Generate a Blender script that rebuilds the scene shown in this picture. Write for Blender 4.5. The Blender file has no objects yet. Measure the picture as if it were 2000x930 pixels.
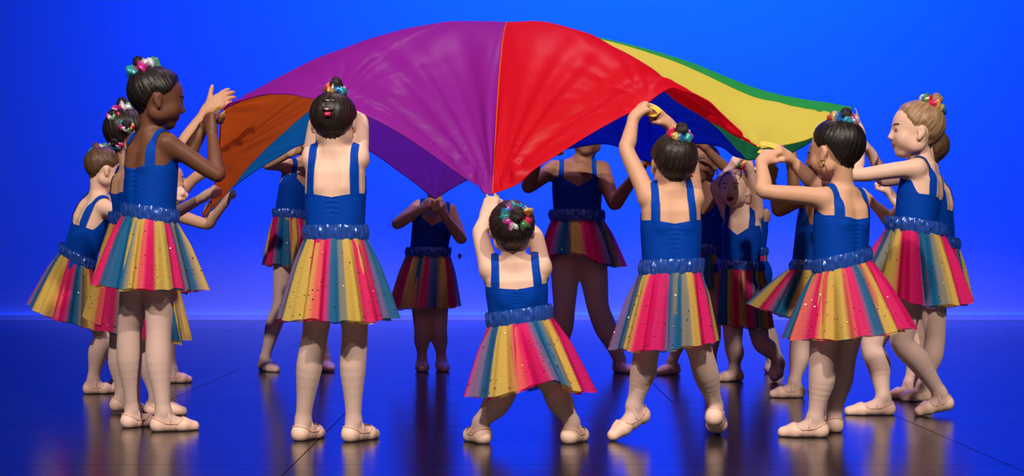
import bpy, math, random
import numpy as np
from mathutils import Vector

# ------------------------------------------------------------------ camera, light, exposure
SC = bpy.context.scene
COL = SC.collection
FPX, HZ, CH = 2900.0, 487.0, 0.63            # focal length in pixels, horizon row, camera height


def W(px, py, d):
    s = FPX / d
    return np.array(((px - 1000.0) / s, d, CH + (HZ - py) / s))


cam_d = bpy.data.cameras.new('camera')
cam_d.sensor_width = 36.0
cam_d.lens = 36.0 * FPX / 2000.0
cam_d.shift_y = (HZ - 465.0) / 2000.0
cam_d.clip_end = 100
cam = bpy.data.objects.new('camera', cam_d)
cam.location = (0, 0, CH)
cam.rotation_euler = (math.pi / 2, 0, 0)
COL.objects.link(cam)
SC.camera = cam

world = bpy.data.worlds.new('world')
SC.world = world
world.use_nodes = True
world.node_tree.nodes['Background'].inputs[0].default_value = (0.01, 0.03, 0.9, 1)
world.node_tree.nodes['Background'].inputs[1].default_value = 0.035

SC.view_settings.view_transform = 'Standard'
SC.view_settings.look = 'None'
SC.view_settings.gamma = 1.0
SC.view_settings.use_curve_mapping = False
SC.view_settings.exposure = 0.0
SC.cycles.transparent_max_bounces = 24
SC.cycles.max_bounces = 8


def aim(o, loc, target):
    o.location = loc
    v = Vector(target) - Vector(loc)
    o.rotation_euler = v.to_track_quat('-Z', 'Y').to_euler()


def spot(name, loc, target, power, color, angle, blend, size):
    l = bpy.data.lights.new(name, 'SPOT')
    l.energy = power
    l.color = color
    l.spot_size = math.radians(angle)
    l.spot_blend = blend
    l.shadow_soft_size = size
    o = bpy.data.objects.new(name, l)
    COL.objects.link(o)
    aim(o, loc, target)
    return o


def area(name, loc, target, power, color, sx, sy, spread=180):
    l = bpy.data.lights.new(name, 'AREA')
    l.shape = 'RECTANGLE'
    l.size, l.size_y = sx, sy
    l.energy = power
    l.color = color
    l.spread = math.radians(spread)
    o = bpy.data.objects.new(name, l)
    COL.objects.link(o)
    aim(o, loc, target)
    return o


# front-of-house lanterns (warm white) and the blue cyclorama battens
spot('front_lantern_a', (-3.4, -1.6, 6.6), (-0.2, 5.4, 0.75), 2600, (1.0, 0.87, 0.76), 37, 0.60, 0.16)
spot('front_lantern_b', (2.6, -1.6, 6.6), (0.2, 5.4, 0.75), 2600, (1.0, 0.87, 0.76), 37, 0.60, 0.16)
area('cyc_batten_top', (1.5, 10.4, 6.2), (1.5, 13.3, 1.6), 690, (0.0, 0.038, 1.0), 5.5, 0.5, 120)
area('cyc_batten_mid', (-0.2, 9.6, 7.2), (-0.4, 13.3, 0.3), 330, (0.0, 0.042, 1.0), 6.5, 0.5, 140)
spot('overhead_lantern', (0.2, 7.8, 6.6), (0.0, 6.5, 0.9), 520, (1.0, 0.62, 0.74), 42, 0.6, 0.2)

# ------------------------------------------------------------------ mesh + object helpers


def mesh_from(name, V, F, smooth=True, col=None, uv=None):
    me = bpy.data.meshes.new(name)
    V = np.asarray(V, dtype=np.float32)
    n = len(V)
    me.vertices.add(n)
    me.vertices.foreach_set('co', V.ravel())
    if isinstance(F, np.ndarray):
        k = F.shape[1]
        loops = F.ravel().astype(np.int32)
        starts = (np.arange(len(F)) * k).astype(np.int32)
    else:
        loops = np.array([i for f in F for i in f], dtype=np.int32)
        ln = np.array([len(f) for f in F])
        starts = np.concatenate(([0], np.cumsum(ln)[:-1])).astype(np.int32)
    me.loops.add(len(loops))
    me.loops.foreach_set('vertex_index', loops)
    me.polygons.add(len(starts))
    me.polygons.foreach_set('loop_start', starts)
    me.polygons.foreach_set('use_smooth', np.full(len(starts), smooth, dtype=bool))
    if col is not None:
        a = me.attributes.new('Col', 'FLOAT_COLOR', 'POINT')
        c = np.ones((n, 4), dtype=np.float32)
        c[:, :3] = col
        a.data.foreach_set('color', c.ravel())
    if uv is not None:
        u = me.uv_layers.new(name='UVMap')
        u.data.foreach_set('uv', np.asarray(uv, dtype=np.float32)[loops].ravel())
    me.update()
    me.validate()
    return me


def obj(name, me, material, parent=None, loc=None, label=None):
    o = bpy.data.objects.new(name, me)
    COL.objects.link(o)
    if material is not None:
        me.materials.clear()
        me.materials.append(material)
    if parent is not None:
        o.parent = parent
    if loc is not None:
        o.location = loc
    if label:
        o['label'] = label
    return o


def empty(name, loc, label, cat, group=None):
    o = bpy.data.objects.new(name, None)
    o.empty_display_size = 0.1
    COL.objects.link(o)
    o.location = loc
    o['label'] = label
    o['category'] = cat
    if group:
        o['group'] = group
    return o


def grid_faces(nu, nv, wrap_u=True):
    """vertex index = j*nu+i, i along u, j along v"""
    i = np.arange(nu if wrap_u else nu - 1)
    j = np.arange(nv - 1)
    I, J = np.meshgrid(i, j)
    I2 = (I + 1) % nu
    return np.stack((J * nu + I, J * nu + I2, (J + 1) * nu + I2, (J + 1) * nu + I), -1).reshape(-1, 4)


def box(name, lo, hi, material, parent=None, bevel=0.0):
    x0, y0, z0 = lo
    x1, y1, z1 = hi
    V = [(x, y, z) for z in (z0, z1) for y in (y0, y1) for x in (x0, x1)]
    F = [(0, 2, 3, 1), (4, 5, 7, 6), (0, 1, 5, 4), (2, 6, 7, 3), (0, 4, 6, 2), (1, 3, 7, 5)]
    me = mesh_from(name, V, F, smooth=False)
    o = obj(name, me, material, parent)
    if bevel:
        m = o.modifiers.new('bevel', 'BEVEL')
        m.width = bevel
        m.segments = 1
    return o


def norm(v):
    v = np.asarray(v, dtype=float)
    return v / (np.linalg.norm(v) + 1e-12)


# ------------------------------------------------------------------ materials


def new_mat(name):
    m = bpy.data.materials.new(name)
    m.use_nodes = True
    nt = m.node_tree
    b = nt.nodes['Principled BSDF']
    return m, nt, b


def simple(name, rgb, rough=0.5, metal=0.0, spec=0.5, sheen=0.0, noise=0.0, nscale=40, bump=0.0, bscale=200, coat=0.0):
    m, nt, b = new_mat(name)
    b.inputs['Base Color'].default_value = (*rgb, 1)
    b.inputs['Roughness'].default_value = rough
    b.inputs['Metallic'].default_value = metal
    b.inputs['Specular IOR Level'].default_value = spec
    b.inputs['Sheen Weight'].default_value = sheen
    b.inputs['Coat Weight'].default_value = coat
    if noise or bump:
        tc = nt.nodes.new('ShaderNodeTexCoord')
        if noise:
            n = nt.nodes.new('ShaderNodeTexNoise')
            n.inputs['Scale'].default_value = nscale
            n.inputs['Detail'].default_value = 4
            nt.links.new(tc.outputs['Object'], n.inputs['Vector'])
            mx = nt.nodes.new('ShaderNodeMix')
            mx.data_type = 'RGBA'
            mx.inputs[6].default_value = (*[c * (1 - noise) for c in rgb], 1)
            mx.inputs[7].default_value = (*[min(1, c * (1 + noise)) for c in rgb], 1)
            nt.links.new(n.outputs['Fac'], mx.inputs[0])
            nt.links.new(mx.outputs[2], b.inputs['Base Color'])
        if bump:
            n = nt.nodes.new('ShaderNodeTexNoise')
            n.inputs['Scale'].default_value = bscale
            n.inputs['Detail'].default_value = 3
            nt.links.new(tc.outputs['Object'], n.inputs['Vector'])
            bp = nt.nodes.new('ShaderNodeBump')
            bp.inputs['Strength'].default_value = bump
            bp.inputs['Distance'].default_value = 0.002
            nt.links.new(n.outputs['Fac'], bp.inputs['Height'])
            nt.links.new(bp.outputs['Normal'], b.inputs['Normal'])
    return m


def skin_mat(name, rgb):
    m = simple(name, rgb, rough=0.52, spec=0.35, noise=0.07, nscale=18, bump=0.06, bscale=350)
    b = m.node_tree.nodes['Principled BSDF']
    b.inputs['Subsurface Weight'].default_value = 0.08
    b.inputs['Subsurface Radius'].default_value = (0.012, 0.005, 0.003)
    b.inputs['Subsurface Scale'].default_value = 1.0
    return m


def vcol_cloth(name, transl=0.4, transp=0.0, gloss=0.08, rough=0.5, weave=0.0):
    """thin cloth whose dye comes from the Col attribute: diffuse + light passing through + a little gloss"""
    m = bpy.data.materials.new(name)
    m.use_nodes = True
    nt = m.node_tree
    nt.nodes.clear()
    out = nt.nodes.new('ShaderNodeOutputMaterial')
    at = nt.nodes.new('ShaderNodeAttribute')
    at.attribute_name = 'Col'
    df = nt.nodes.new('ShaderNodeBsdfDiffuse')
    tl = nt.nodes.new('ShaderNodeBsdfTranslucent')
    gl = nt.nodes.new('ShaderNodeBsdfGlossy')
    gl.inputs['Roughness'].default_value = rough
    gl.inputs['Color'].default_value = (1, 1, 1, 1)
    m1 = nt.nodes.new('ShaderNodeMixShader')
    m1.inputs[0].default_value = transl
    m2 = nt.nodes.new('ShaderNodeMixShader')
    m2.inputs[0].default_value = gloss
    nt.links.new(at.outputs['Color'], df.inputs['Color'])
    nt.links.new(at.outputs['Color'], tl.inputs['Color'])
    nt.links.new(df.outputs[0], m1.inputs[1])
    nt.links.new(tl.outputs[0], m1.inputs[2])
    nt.links.new(m1.outputs[0], m2.inputs[1])
    nt.links.new(gl.outputs[0], m2.inputs[2])
    last = m2
    if transp > 0:
        tr = nt.nodes.new('ShaderNodeBsdfTransparent')
        m3 = nt.nodes.new('ShaderNodeMixShader')
        m3.inputs[0].default_value = transp
        if weave:
            uvn = nt.nodes.new('ShaderNodeUVMap')
            nz = nt.nodes.new('ShaderNodeTexNoise')
            nz.inputs['Scale'].default_value = 60
            mp = nt.nodes.new('ShaderNodeMapping')
            mp.inputs['Scale'].default_value = (6, 0.6, 1)
            nt.links.new(uvn.outputs[0], mp.inputs[0])
            nt.links.new(mp.outputs[0], nz.inputs['Vector'])
            mr = nt.nodes.new('ShaderNodeMapRange')
            mr.inputs['From Min'].default_value = 0.3
            mr.inputs['From Max'].default_value = 0.7
            mr.inputs['To Min'].default_value = max(0, transp - weave)
            mr.inputs['To Max'].default_value = transp + weave
            nt.links.new(nz.outputs['Fac'], mr.inputs[0])
            nt.links.new(mr.outputs[0], m3.inputs[0])
        nt.links.new(m2.outputs[0], m3.inputs[1])
        nt.links.new(tr.outputs[0], m3.inputs[2])
        last = m3
    nt.links.new(last.outputs[0], out.inputs['Surface'])
    return m


def hair_mat(name, dark, light, rough=0.42):
    m, nt, b = new_mat(name)
    uvn = nt.nodes.new('ShaderNodeUVMap')
    mp = nt.nodes.new('ShaderNodeMapping')
    mp.inputs['Scale'].default_value = (110, 2.0, 1)
    nz = nt.nodes.new('ShaderNodeTexNoise')
    nz.inputs['Scale'].default_value = 1.0
    nz.inputs['Detail'].default_value = 5
    nt.links.new(uvn.outputs[0], mp.inputs[0])
    nt.links.new(mp.outputs[0], nz.inputs['Vector'])
    rp = nt.nodes.new('ShaderNodeValToRGB')
    rp.color_ramp.elements[0].position = 0.35
    rp.color_ramp.elements[0].color = (*dark, 1)
    rp.color_ramp.elements[1].position = 0.7
    rp.color_ramp.elements[1].color = (*light, 1)
    nt.links.new(nz.outputs['Fac'], rp.inputs[0])
    nt.links.new(rp.outputs[0], b.inputs['Base Color'])
    bp = nt.nodes.new('ShaderNodeBump')
    bp.inputs['Strength'].default_value = 0.5
    bp.inputs['Distance'].default_value = 0.003
    nt.links.new(nz.outputs['Fac'], bp.inputs['Height'])
    nt.links.new(bp.outputs['Normal'], b.inputs['Normal'])
    b.inputs['Roughness'].default_value = rough
    b.inputs['Specular IOR Level'].default_value = 0.35
    return m


def foil_mat(name):
    m, nt, b = new_mat(name)
    at = nt.nodes.new('ShaderNodeAttribute')
    at.attribute_name = 'Col'
    nt.links.new(at.outputs['Color'], b.inputs['Base Color'])
    b.inputs['Metallic'].default_value = 0.4
    b.inputs['Roughness'].default_value = 0.26
    tc = nt.nodes.new('ShaderNodeTexCoord')
    vz = nt.nodes.new('ShaderNodeTexVoronoi')
    vz.inputs['Scale'].default_value = 90
    nt.links.new(tc.outputs['Object'], vz.inputs['Vector'])
    bp = nt.nodes.new('ShaderNodeBump')
    bp.inputs['Strength'].default_value = 0.35
    bp.inputs['Distance'].default_value = 0.003
    nt.links.new(vz.outputs['Distance'], bp.inputs['Height'])
    nt.links.new(bp.outputs['Normal'], b.inputs['Normal'])
    return m


M_LEO = simple('blue_lycra', (0.0006, 0.050, 0.40), rough=0.6, spec=0.06, sheen=0.0, noise=0.06, nscale=25)
M_SATIN = simple('blue_satin', (0.025, 0.10, 0.50), rough=0.24, spec=1.0, metal=0.3, noise=0.3, nscale=45)
M_TIGHT = simple('ballet_tights', (0.67, 0.47, 0.40), rough=0.6, spec=0.25, sheen=0.15, noise=0.05, nscale=60)
M_SHOE = simple('ballet_slipper_leather', (0.90, 0.61, 0.48), rough=0.5, spec=0.35, noise=0.06, nscale=50, bump=0.15, bscale=120)
M_BIND = simple('slipper_binding', (0.78, 0.47, 0.35), rough=0.6)
M_ELASTIC = simple('slipper_elastic', (0.82, 0.58, 0.47), rough=0.6)
M_TULLE = vcol_cloth('rainbow_tulle', transl=0.35, transp=0.15, gloss=0.01, rough=0.6, weave=0.12)
M_SEQ = simple('sequin', (0.35, 0.26, 0.12), rough=0.25, metal=0.9)
M_FOIL = foil_mat('foil_scrunchie')
M_EYEW = simple('eye_white', (0.55, 0.52, 0.50), rough=0.15)
M_IRIS = simple('iris_brown', (0.02, 0.012, 0.008), rough=0.1)
M_BROW = simple('brow_dark', (0.03, 0.018, 0.012), rough=0.6)
M_LIP = simple('lip_pink', (0.50, 0.13, 0.12), rough=0.4)
M_MOUTH = simple('mouth_inside', (0.10, 0.012, 0.012), rough=0.5)
M_TEETH = simple('teeth', (0.8, 0.78, 0.72), rough=0.25)
M_PIN = simple('hair_pin_metal', (0.6, 0.5, 0.4), rough=0.2, metal=1.0)
M_PINK = simple('pink_plastic', (0.8, 0.01, 0.10), rough=0.3)
M_GOLD = simple('gold', (0.9, 0.65, 0.25), rough=0.2, metal=1.0)
M_STRAP = simple('yellow_webbing', (0.80, 0.52, 0.05), rough=0.6, noise=0.1, nscale=120)
SKIN = {
    'deep': skin_mat('skin_deep', (0.155, 0.058, 0.030)),
    'brown': skin_mat('skin_brown', (0.30, 0.135, 0.075)),
    'tan': skin_mat('skin_tan', (0.56, 0.31, 0.19)),
    'warm': skin_mat('skin_warm', (0.66, 0.37, 0.23)),
    'fair': skin_mat('skin_fair', (0.78, 0.51, 0.385)),
}
HAIR = {
    'black': hair_mat('hair_black', (0.006, 0.005, 0.005), (0.022, 0.016, 0.014)),
    'dark': hair_mat('hair_dark_brown', (0.010, 0.006, 0.005), (0.040, 0.024, 0.017)),
    'brown': hair_mat('hair_brown', (0.05, 0.025, 0.013), (0.16, 0.085, 0.045)),
    'blonde': hair_mat('hair_blonde', (0.20, 0.11, 0.05), (0.48, 0.30, 0.16)),
}

# ------------------------------------------------------------------ the stage
m_floor, nt, b = new_mat('black_stage_vinyl')
b.inputs['Base Color'].default_value = (0.0035, 0.0030, 0.0036, 1)
b.inputs['Roughness'].default_value = 0.2
b.inputs['Specular IOR Level'].default_value = 0.6
tc = nt.nodes.new('ShaderNodeTexCoord')
mp = nt.nodes.new('ShaderNodeMapping')
mp.inputs['Scale'].default_value = (0.7, 5.0, 1)
nz = nt.nodes.new('ShaderNodeTexNoise')
nz.inputs['Scale'].default_value = 3.0
nz.inputs['Detail'].default_value = 6
mr = nt.nodes.new('ShaderNodeMapRange')
mr.inputs['To Min'].default_value = 0.13
mr.inputs['To Max'].default_value = 0.24
nt.links.new(tc.outputs['Object'], mp.inputs[0])
nt.links.new(mp.outputs[0], nz.inputs['Vector'])
nt.links.new(nz.outputs['Fac'], mr.inputs[0])
nt.links.new(mr.outputs[0], b.inputs['Roughness'])
mp2 = nt.nodes.new('ShaderNodeMapping')
mp2.inputs['Scale'].default_value = (1.5, 14.0, 1)
nz2 = nt.nodes.new('ShaderNodeTexNoise')
nz2.inputs['Scale'].default_value = 6.0
nz2.inputs['Detail'].default_value = 4
bp = nt.nodes.new('ShaderNodeBump')
bp.inputs['Strength'].default_value = 0.12
bp.inputs['Distance'].default_value = 0.004
nt.links.new(tc.outputs['Object'], mp2.inputs[0])
nt.links.new(mp2.outputs[0], nz2.inputs['Vector'])
nt.links.new(nz2.outputs['Fac'], bp.inputs['Height'])
nt.links.new(bp.outputs['Normal'], b.inputs['Normal'])

YB = 13.25
m_sub = simple('dark_joint', (0.004, 0.004, 0.005), rough=0.8)
floor = box('floor', (-14.05, -4.6, -0.20), (14.05, YB + 0.2, -0.004), m_sub)
floor['kind'] = 'structure'
floor['label'] = 'black glossy vinyl stage floor laid in wide panels'
gx = [-0.64 + 2.09 * k for k in range(-6, 8)]
gy = [4.34 + 1.75 * k for k in range(-5, 5)] + [YB]
for j in range(len(gy) - 1):
    sh = 0.0 if gy[j] < 6 else (0.55 if j % 2 else 1.3)
    for i in range(len(gx) - 1):
        p = box('floor_panel', (max(-14, gx[i] + sh + 0.002), gy[j] + 0.0015, -0.004), (min(14, gx[i + 1] + sh - 0.002), gy[j + 1] - 0.0015, 0.0), m_floor, floor)

m_cyc = simple('white_cyclorama_cloth', (0.80, 0.80, 0.80), rough=0.85, spec=0.1, noise=0.015, nscale=0.8)
cyc = box('wall_back', (-14, YB, 0), (14, YB + 0.12, 9.0), m_cyc)
cyc['kind'] = 'structure'
cyc['label'] = 'plain cyclorama backdrop washed in saturated blue light'
m_trim = simple('pale_trim_paint', (0.9, 0.9, 0.9), rough=0.5)
TV = [(x, YB + y, z) for x in (-14, 14) for y, z in ((0, 0), (-0.05, 0), (-0.05, 0.046), (-0.034, 0.058), (0, 0.064))]
tr = obj('trim_1', mesh_from('trim_1', TV, [(0, 1, 2, 3, 4), (9, 8, 7, 6, 5)] + [(k, k + 5, (k + 1) % 5 + 5, (k + 1) % 5) for k in range(5)], smooth=False), m_trim)
tr['kind'] = 'structure'
tr['label'] = 'pale strip along the foot of the blue backdrop'
# small dark plug on the backdrop
c = W(898, 499, YB - 0.012)
th = np.linspace(0, 2 * math.pi, 24, endpoint=False)
V = []
for (r, y) in ((0.016, 0.012), (0.016, 0.002), (0.012, -0.002), (0.002, -0.002)):
    V += [(c[0] + r * math.cos(t), c[1] + y, c[2] + r * math.sin(t)) for t in th]
obj('plug', mesh_from('plug', V, grid_faces(24, 4)), m_sub, cyc, label='small dark round plug')

# ------------------------------------------------------------------ figures: one continuous body surface per dancer
def smin(a, b, k):
    if k <= 0.001:
        return np.minimum(a, b)
    h = np.maximum(k - np.abs(a - b), 0) / k
    return np.minimum(a, b) - h * h * k * 0.25


def rcone(a, b, r1, r2):
    a = np.asarray(a, float)
    b = np.asarray(b, float)
    ba = b - a
    L2 = ba @ ba + 1e-12

    def fn(P):
        x, y, z = P[:, 0] - a[0], P[:, 1] - a[1], P[:, 2] - a[2]
        t = np.clip((x * ba[0] + y * ba[1] + z * ba[2]) / L2, 0, 1)
        x = x - t * ba[0]
        y = y - t * ba[1]
        z = z - t * ba[2]
        return np.sqrt(x * x + y * y + z * z) - (r1 + (r2 - r1) * t)
    return fn, (a + b) / 2, math.sqrt(L2) / 2 + max(r1, r2)


def ellip(q, c, r):
    p = q - np.asarray(c)
    r = np.asarray(r)
    x, y, z = p[:, 0] / r[0], p[:, 1] / r[1], p[:, 2] / r[2]
    k0 = np.sqrt(x * x + y * y + z * z)
    x, y, z = x / r[0], y / r[1], z / r[2]
    k1 = np.sqrt(x * x + y * y + z * z) + 1e-9
    return k0 * (k0 - 1) / k1


def cone_d(q, a, b, r1, r2):
    return rcone(a, b, r1, r2)[0](q)


def _hermite(a, b, ma, mb, t):
    return (2 * t ** 3 - 3 * t ** 2 + 1) * a + (t ** 3 - 2 * t ** 2 + t) * ma + (3 * t ** 2 - 2 * t ** 3) * b + (t ** 3 - t ** 2) * mb


def chain(pts, rad, sub=4):
    """smooth limb: a curve through pts whose radius runs through rad, as one primitive"""
    pts = np.asarray(pts, float)
    rad = np.asarray(rad, float)
    A = np.concatenate([pts, rad[:, None]], 1)
    E = np.concatenate([[2 * A[0] - A[1]], A, [2 * A[-1] - A[-2]]])
    out = []
    for i in range(len(A) - 1):
        p0, p1, p2, p3 = E[i], E[i + 1], E[i + 2], E[i + 3]
        for k in range(sub):
            t = k / sub
            out.append(_hermite(p1, p2, (p2 - p0) * 0.42, (p3 - p1) * 0.42, t))
    out.append(A[-1])
    out = np.array(out)
    return [rcone(out[i, :3], out[i + 1, :3], out[i, 3], out[i + 1, 3]) for i in range(len(out) - 1)]


class Field:
    def __init__(s):
        s.g = {}

    def add(s, grp, prim, k):
        if isinstance(prim, list):
            for p in prim:
                s.add(grp, p, 0.0)
            return
        s.g.setdefault(grp, []).append((*prim, k))

    def groups(s, P, C, rad):
        out = {}
        n, m = P.shape[:2]
        for grp, prims in s.g.items():
            acc = np.full((n, m), 0.08)
            cs = np.array([p[1] for p in prims])
            rs_ = np.array([p[2] for p in prims])[:, None]
            lo, hi = (cs - rs_).min(0) - rad - 0.06, (cs + rs_).max(0) + rad + 0.06
            near = np.nonzero((C[:, 0] > lo[0]) & (C[:, 0] < hi[0]) & (C[:, 1] > lo[1]) & (C[:, 1] < hi[1]) & (C[:, 2] > lo[2]) & (C[:, 2] < hi[2]))[0]
            if len(near):
                Cn, Pn = C[near], P[near]
                an_ = acc[near]
                cx, cy, cz = Cn[:, 0], Cn[:, 1], Cn[:, 2]
                for fn, c, r, k in prims:
                    sel = np.nonzero((cx - c[0]) ** 2 + (cy - c[1]) ** 2 + (cz - c[2]) ** 2 < (r + rad + 0.045) ** 2)[0]
                    if len(sel) == 0:
                        continue
                    d = fn(Pn[sel].reshape(-1, 3)).reshape(len(sel), m)
                    an_[sel] = smin(an_[sel], d, k)
                acc[near] = an_
            out[grp] = acc
        return out

    def total(s, P, C, rad):
        G = s.groups(P, C, rad)
        d = G['torso']
        for l in ('legL', 'legR'):
            d = smin(d, G[l], 0.03)
        for l in ('armL', 'armR'):
            d = smin(d, G[l], 0.026)
        for l in ('handL', 'handR'):
            d = smin(d, G[l], 0.007)
        return smin(d, G['head'], 0.014)

    def at(s, P):
        return s.total(P[:, None, :], P, 0.0)[:, 0]


def extract(field, lo, hi, h):
    B = 8
    lo = np.asarray(lo) - 3 * h
    nb = np.ceil((np.asarray(hi) + 3 * h - lo) / (B * h)).astype(int)
    bi = np.stack(np.meshgrid(*[np.arange(k) for k in nb], indexing='ij'), -1).reshape(-1, 3)
    cen = lo + (bi + 0.5) * B * h
    dc = field.at(cen)
    act = np.abs(dc) < B * h * 1.35
    D = np.empty((nb[0], B, nb[1], B, nb[2], B), dtype=np.float32)
    D[bi[:, 0], :, bi[:, 1], :, bi[:, 2], :] = np.where(dc > 0, 1.0, -1.0)[:, None, None, None]
    ab = bi[act]
    off = np.stack(np.meshgrid(*[np.arange(B)] * 3, indexing='ij'), -1).reshape(-1, 3) * h
    P = (lo + ab * B * h)[:, None, :] + off[None]
    vals = field.total(P, cen[act], B * h * 0.87)
    D[ab[:, 0], :, ab[:, 1], :, ab[:, 2], :] = vals.reshape(-1, B, B, B)
    D = D.reshape(nb * B)
    ins = D < 0
    i8 = ins.astype(np.int8)
    cnt = i8[:-1] + i8[1:]
    cnt = cnt[:, :-1] + cnt[:, 1:]
    cnt = cnt[:, :, :-1] + cnt[:, :, 1:]
    cells = np.stack(np.nonzero((cnt > 0) & (cnt < 8)), -1)
    cid = np.full(cnt.shape, -1, dtype=np.int32)
    cid[tuple(cells.T)] = np.arange(len(cells))
    acc = np.zeros((len(cells), 3))
    num = np.zeros(len(cells))
    for ax in range(3):
        o1, o2 = [a for a in range(3) if a != ax]
        for a in (0, 1):
            for c in (0, 1):
                p0 = cells.copy()
                p0[:, o1] += a
                p0[:, o2] += c
                p1 = p0.copy()
                p1[:, ax] += 1
                d0 = D[tuple(p0.T)]
                d1 = D[tuple(p1.T)]
                x = (d0 < 0) != (d1 < 0)
                t = np.where(x, d0 / np.where(x, d0 - d1, 1), 0)
                q = p0.astype(float)
                q[:, ax] += t
                acc += np.where(x[:, None], q, 0)
                num += x
    V = lo + acc / num[:, None] * h
    quads = []
    for ax in range(3):
        o1, o2 = [(1, 2), (2, 0), (0, 1)][ax]
        sl0 = [slice(None)] * 3
        sl1 = [slice(None)] * 3
        sl0[ax] = slice(0, -1)
        sl1[ax] = slice(1, None)
        a, c = ins[tuple(sl0)], ins[tuple(sl1)]
        e = np.stack(np.nonzero(a != c), -1)
        e = e[(e[:, o1] > 0) & (e[:, o2] > 0) & (e[:, o1] < cnt.shape[o1]) & (e[:, o2] < cnt.shape[o2])]
        fl = a[tuple(e.T)]
        u = np.zeros(3, int)
        u[o1] = 1
        v = np.zeros(3, int)
        v[o2] = 1
        q = np.stack([cid[tuple((e - u - v).T)], cid[tuple((e - v).T)], cid[tuple(e.T)], cid[tuple((e - u).T)]], -1)
        q[~fl] = q[~fl][:, ::-1]
        quads.append(q)
    Q = np.concatenate(quads)
    # snap to the surface, normals from the field
    eps = h * 0.5
    K = np.array([(1, -1, -1), (-1, -1, 1), (-1, 1, -1), (1, 1, 1)], float)
    for _ in range(2):
        g = np.zeros_like(V)
        dm = 0
        for k in K:
            d = field.at(V + k * eps)
            g += k * d[:, None]
            dm = dm + d * 0.25
        gl = np.linalg.norm(g, axis=1, keepdims=True) + 1e-9
        N = g / gl
        V = V - N * np.clip(dm, -h, h)[:, None]
    return V, N, Q


def clip_mesh(V, N, T, m, extra=None):
    """keep the part of a triangle mesh where m > 0, cut exactly along m = 0"""
    pos = m > 0
    c = pos[T].sum(1)
    full = T[c == 3]
    outT = [full]
    newE = []

    def roll(tr, val):
        p = pos[tr]
        k = np.argmax(p == val, axis=1)
        idx = (k[:, None] + np.arange(3)[None]) % 3
        return np.take_along_axis(tr, idx, 1)
    one = roll(T[c == 1], True)
    two = roll(T[c == 2], False)
    E = np.concatenate([one[:, [0, 1]], one[:, [0, 2]], two[:, [0, 1]], two[:, [0, 2]]])
    if len(E):
        Es = np.sort(E, 1)
        U, inv = np.unique(Es[:, 0].astype(np.int64) * len(V) + Es[:, 1], return_inverse=True)
        a, b = U // len(V), U % len(V)
        t = (m[a] / (m[a] - m[b]))[:, None]
        mix = lambda X: np.concatenate([X, X[a] * (1 - t) + X[b] * t])
        inv = inv.ravel() + len(V)
        n1, n2 = len(one), len(two)
        e01, e02, f01, f02 = inv[:n1], inv[n1:2 * n1], inv[2 * n1:2 * n1 + n2], inv[2 * n1 + n2:]
        outT.append(np.stack([one[:, 0], e01, e02], -1))
        outT.append(np.stack([f01, two[:, 1], two[:, 2]], -1))
        outT.append(np.stack([f01, two[:, 2], f02], -1))
        V2, N2 = mix(V), mix(N)
        X2 = None if extra is None else mix(extra)
    else:
        V2, N2, X2 = V, N, extra
    TT = np.concatenate(outT)
    used, inv = np.unique(TT.ravel(), return_inverse=True)
    return V2[used], N2[used], inv.reshape(-1, 3), (None if extra is None else X2[used])


def frame_from(fwd, up):
    Y = norm(fwd)
    X = norm(np.cross(Y, up))
    Z = np.cross(X, Y)
    return X, Y, Z


def add_hand(F, grp, wrist, D, Np, right, z=1.0, curl=(75, 95, 55), close=1.0, fan=0.0):
    D = norm(D)
    Np = norm(Np - D * (Np @ D))
    T = np.cross(D, Np) * (1 if right else -1)
    pl = 0.056 * z
    F.add(grp, rcone(wrist - D * 0.012 * z, wrist + D * 0.012 * z, 0.0185 * z, 0.019 * z), 0.012)
    spec = [(0.0200, 0.97, (0.026, 0.018, 0.013), 0.0080), (0.0068, 1.03, (0.029, 0.020, 0.014), 0.0082),
            (-0.0066, 0.99, (0.027, 0.018, 0.013), 0.0078), (-0.0190, 0.90, (0.021, 0.014, 0.011), 0.0070)]
    for i, (off, kl, segs, r) in enumerate(spec):
        Kp = wrist + D * pl * kl + T * off * z
        F.add(grp, rcone(wrist + T * off * 0.55 * z, Kp, 0.0135 * z, 0.0105 * z), 0.010)
        p = Kp
        ang = 0
        Df = norm(D + T * fan * off * 30)
        for j in range(3):
            ang += math.radians(curl[j] * (1 + 0.06 * (i - 1)))
            d = Df * math.cos(ang) + Np * math.sin(ang)
            q = p + d * segs[j] * z
            F.add(grp, rcone(p, q, r * z * (1 - 0.07 * j), r * z * (0.93 - 0.09 * j)), 0.0025)
            p = q
    tb = wrist + D * 0.014 * z + T * 0.015 * z + Np * 0.004
    d1 = norm(D * 0.75 + T * 0.75 + Np * 0.25 * close)
    t1 = tb + d1 * 0.028 * z
    d2 = norm(D * (0.75 - 0.2 * close) + T * (0.75 - 1.25 * close) + Np * 0.75 * close)
    t2 = t1 + d2 * 0.023 * z
    d3 = norm(D * (0.8 - 0.4 * close) + T * (0.7 - 1.6 * close) + Np * 0.6 * close)
    t3 = t2 + d3 * 0.018 * z
    F.add(grp, rcone(tb, t1, 0.0125 * z, 0.0098 * z), 0.008)
    F.add(grp, rcone(t1, t2, 0.0092 * z, 0.0082 * z), 0.003)
    F.add(grp, rcone(t2, t3, 0.0082 * z, 0.0066 * z), 0.003)


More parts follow.
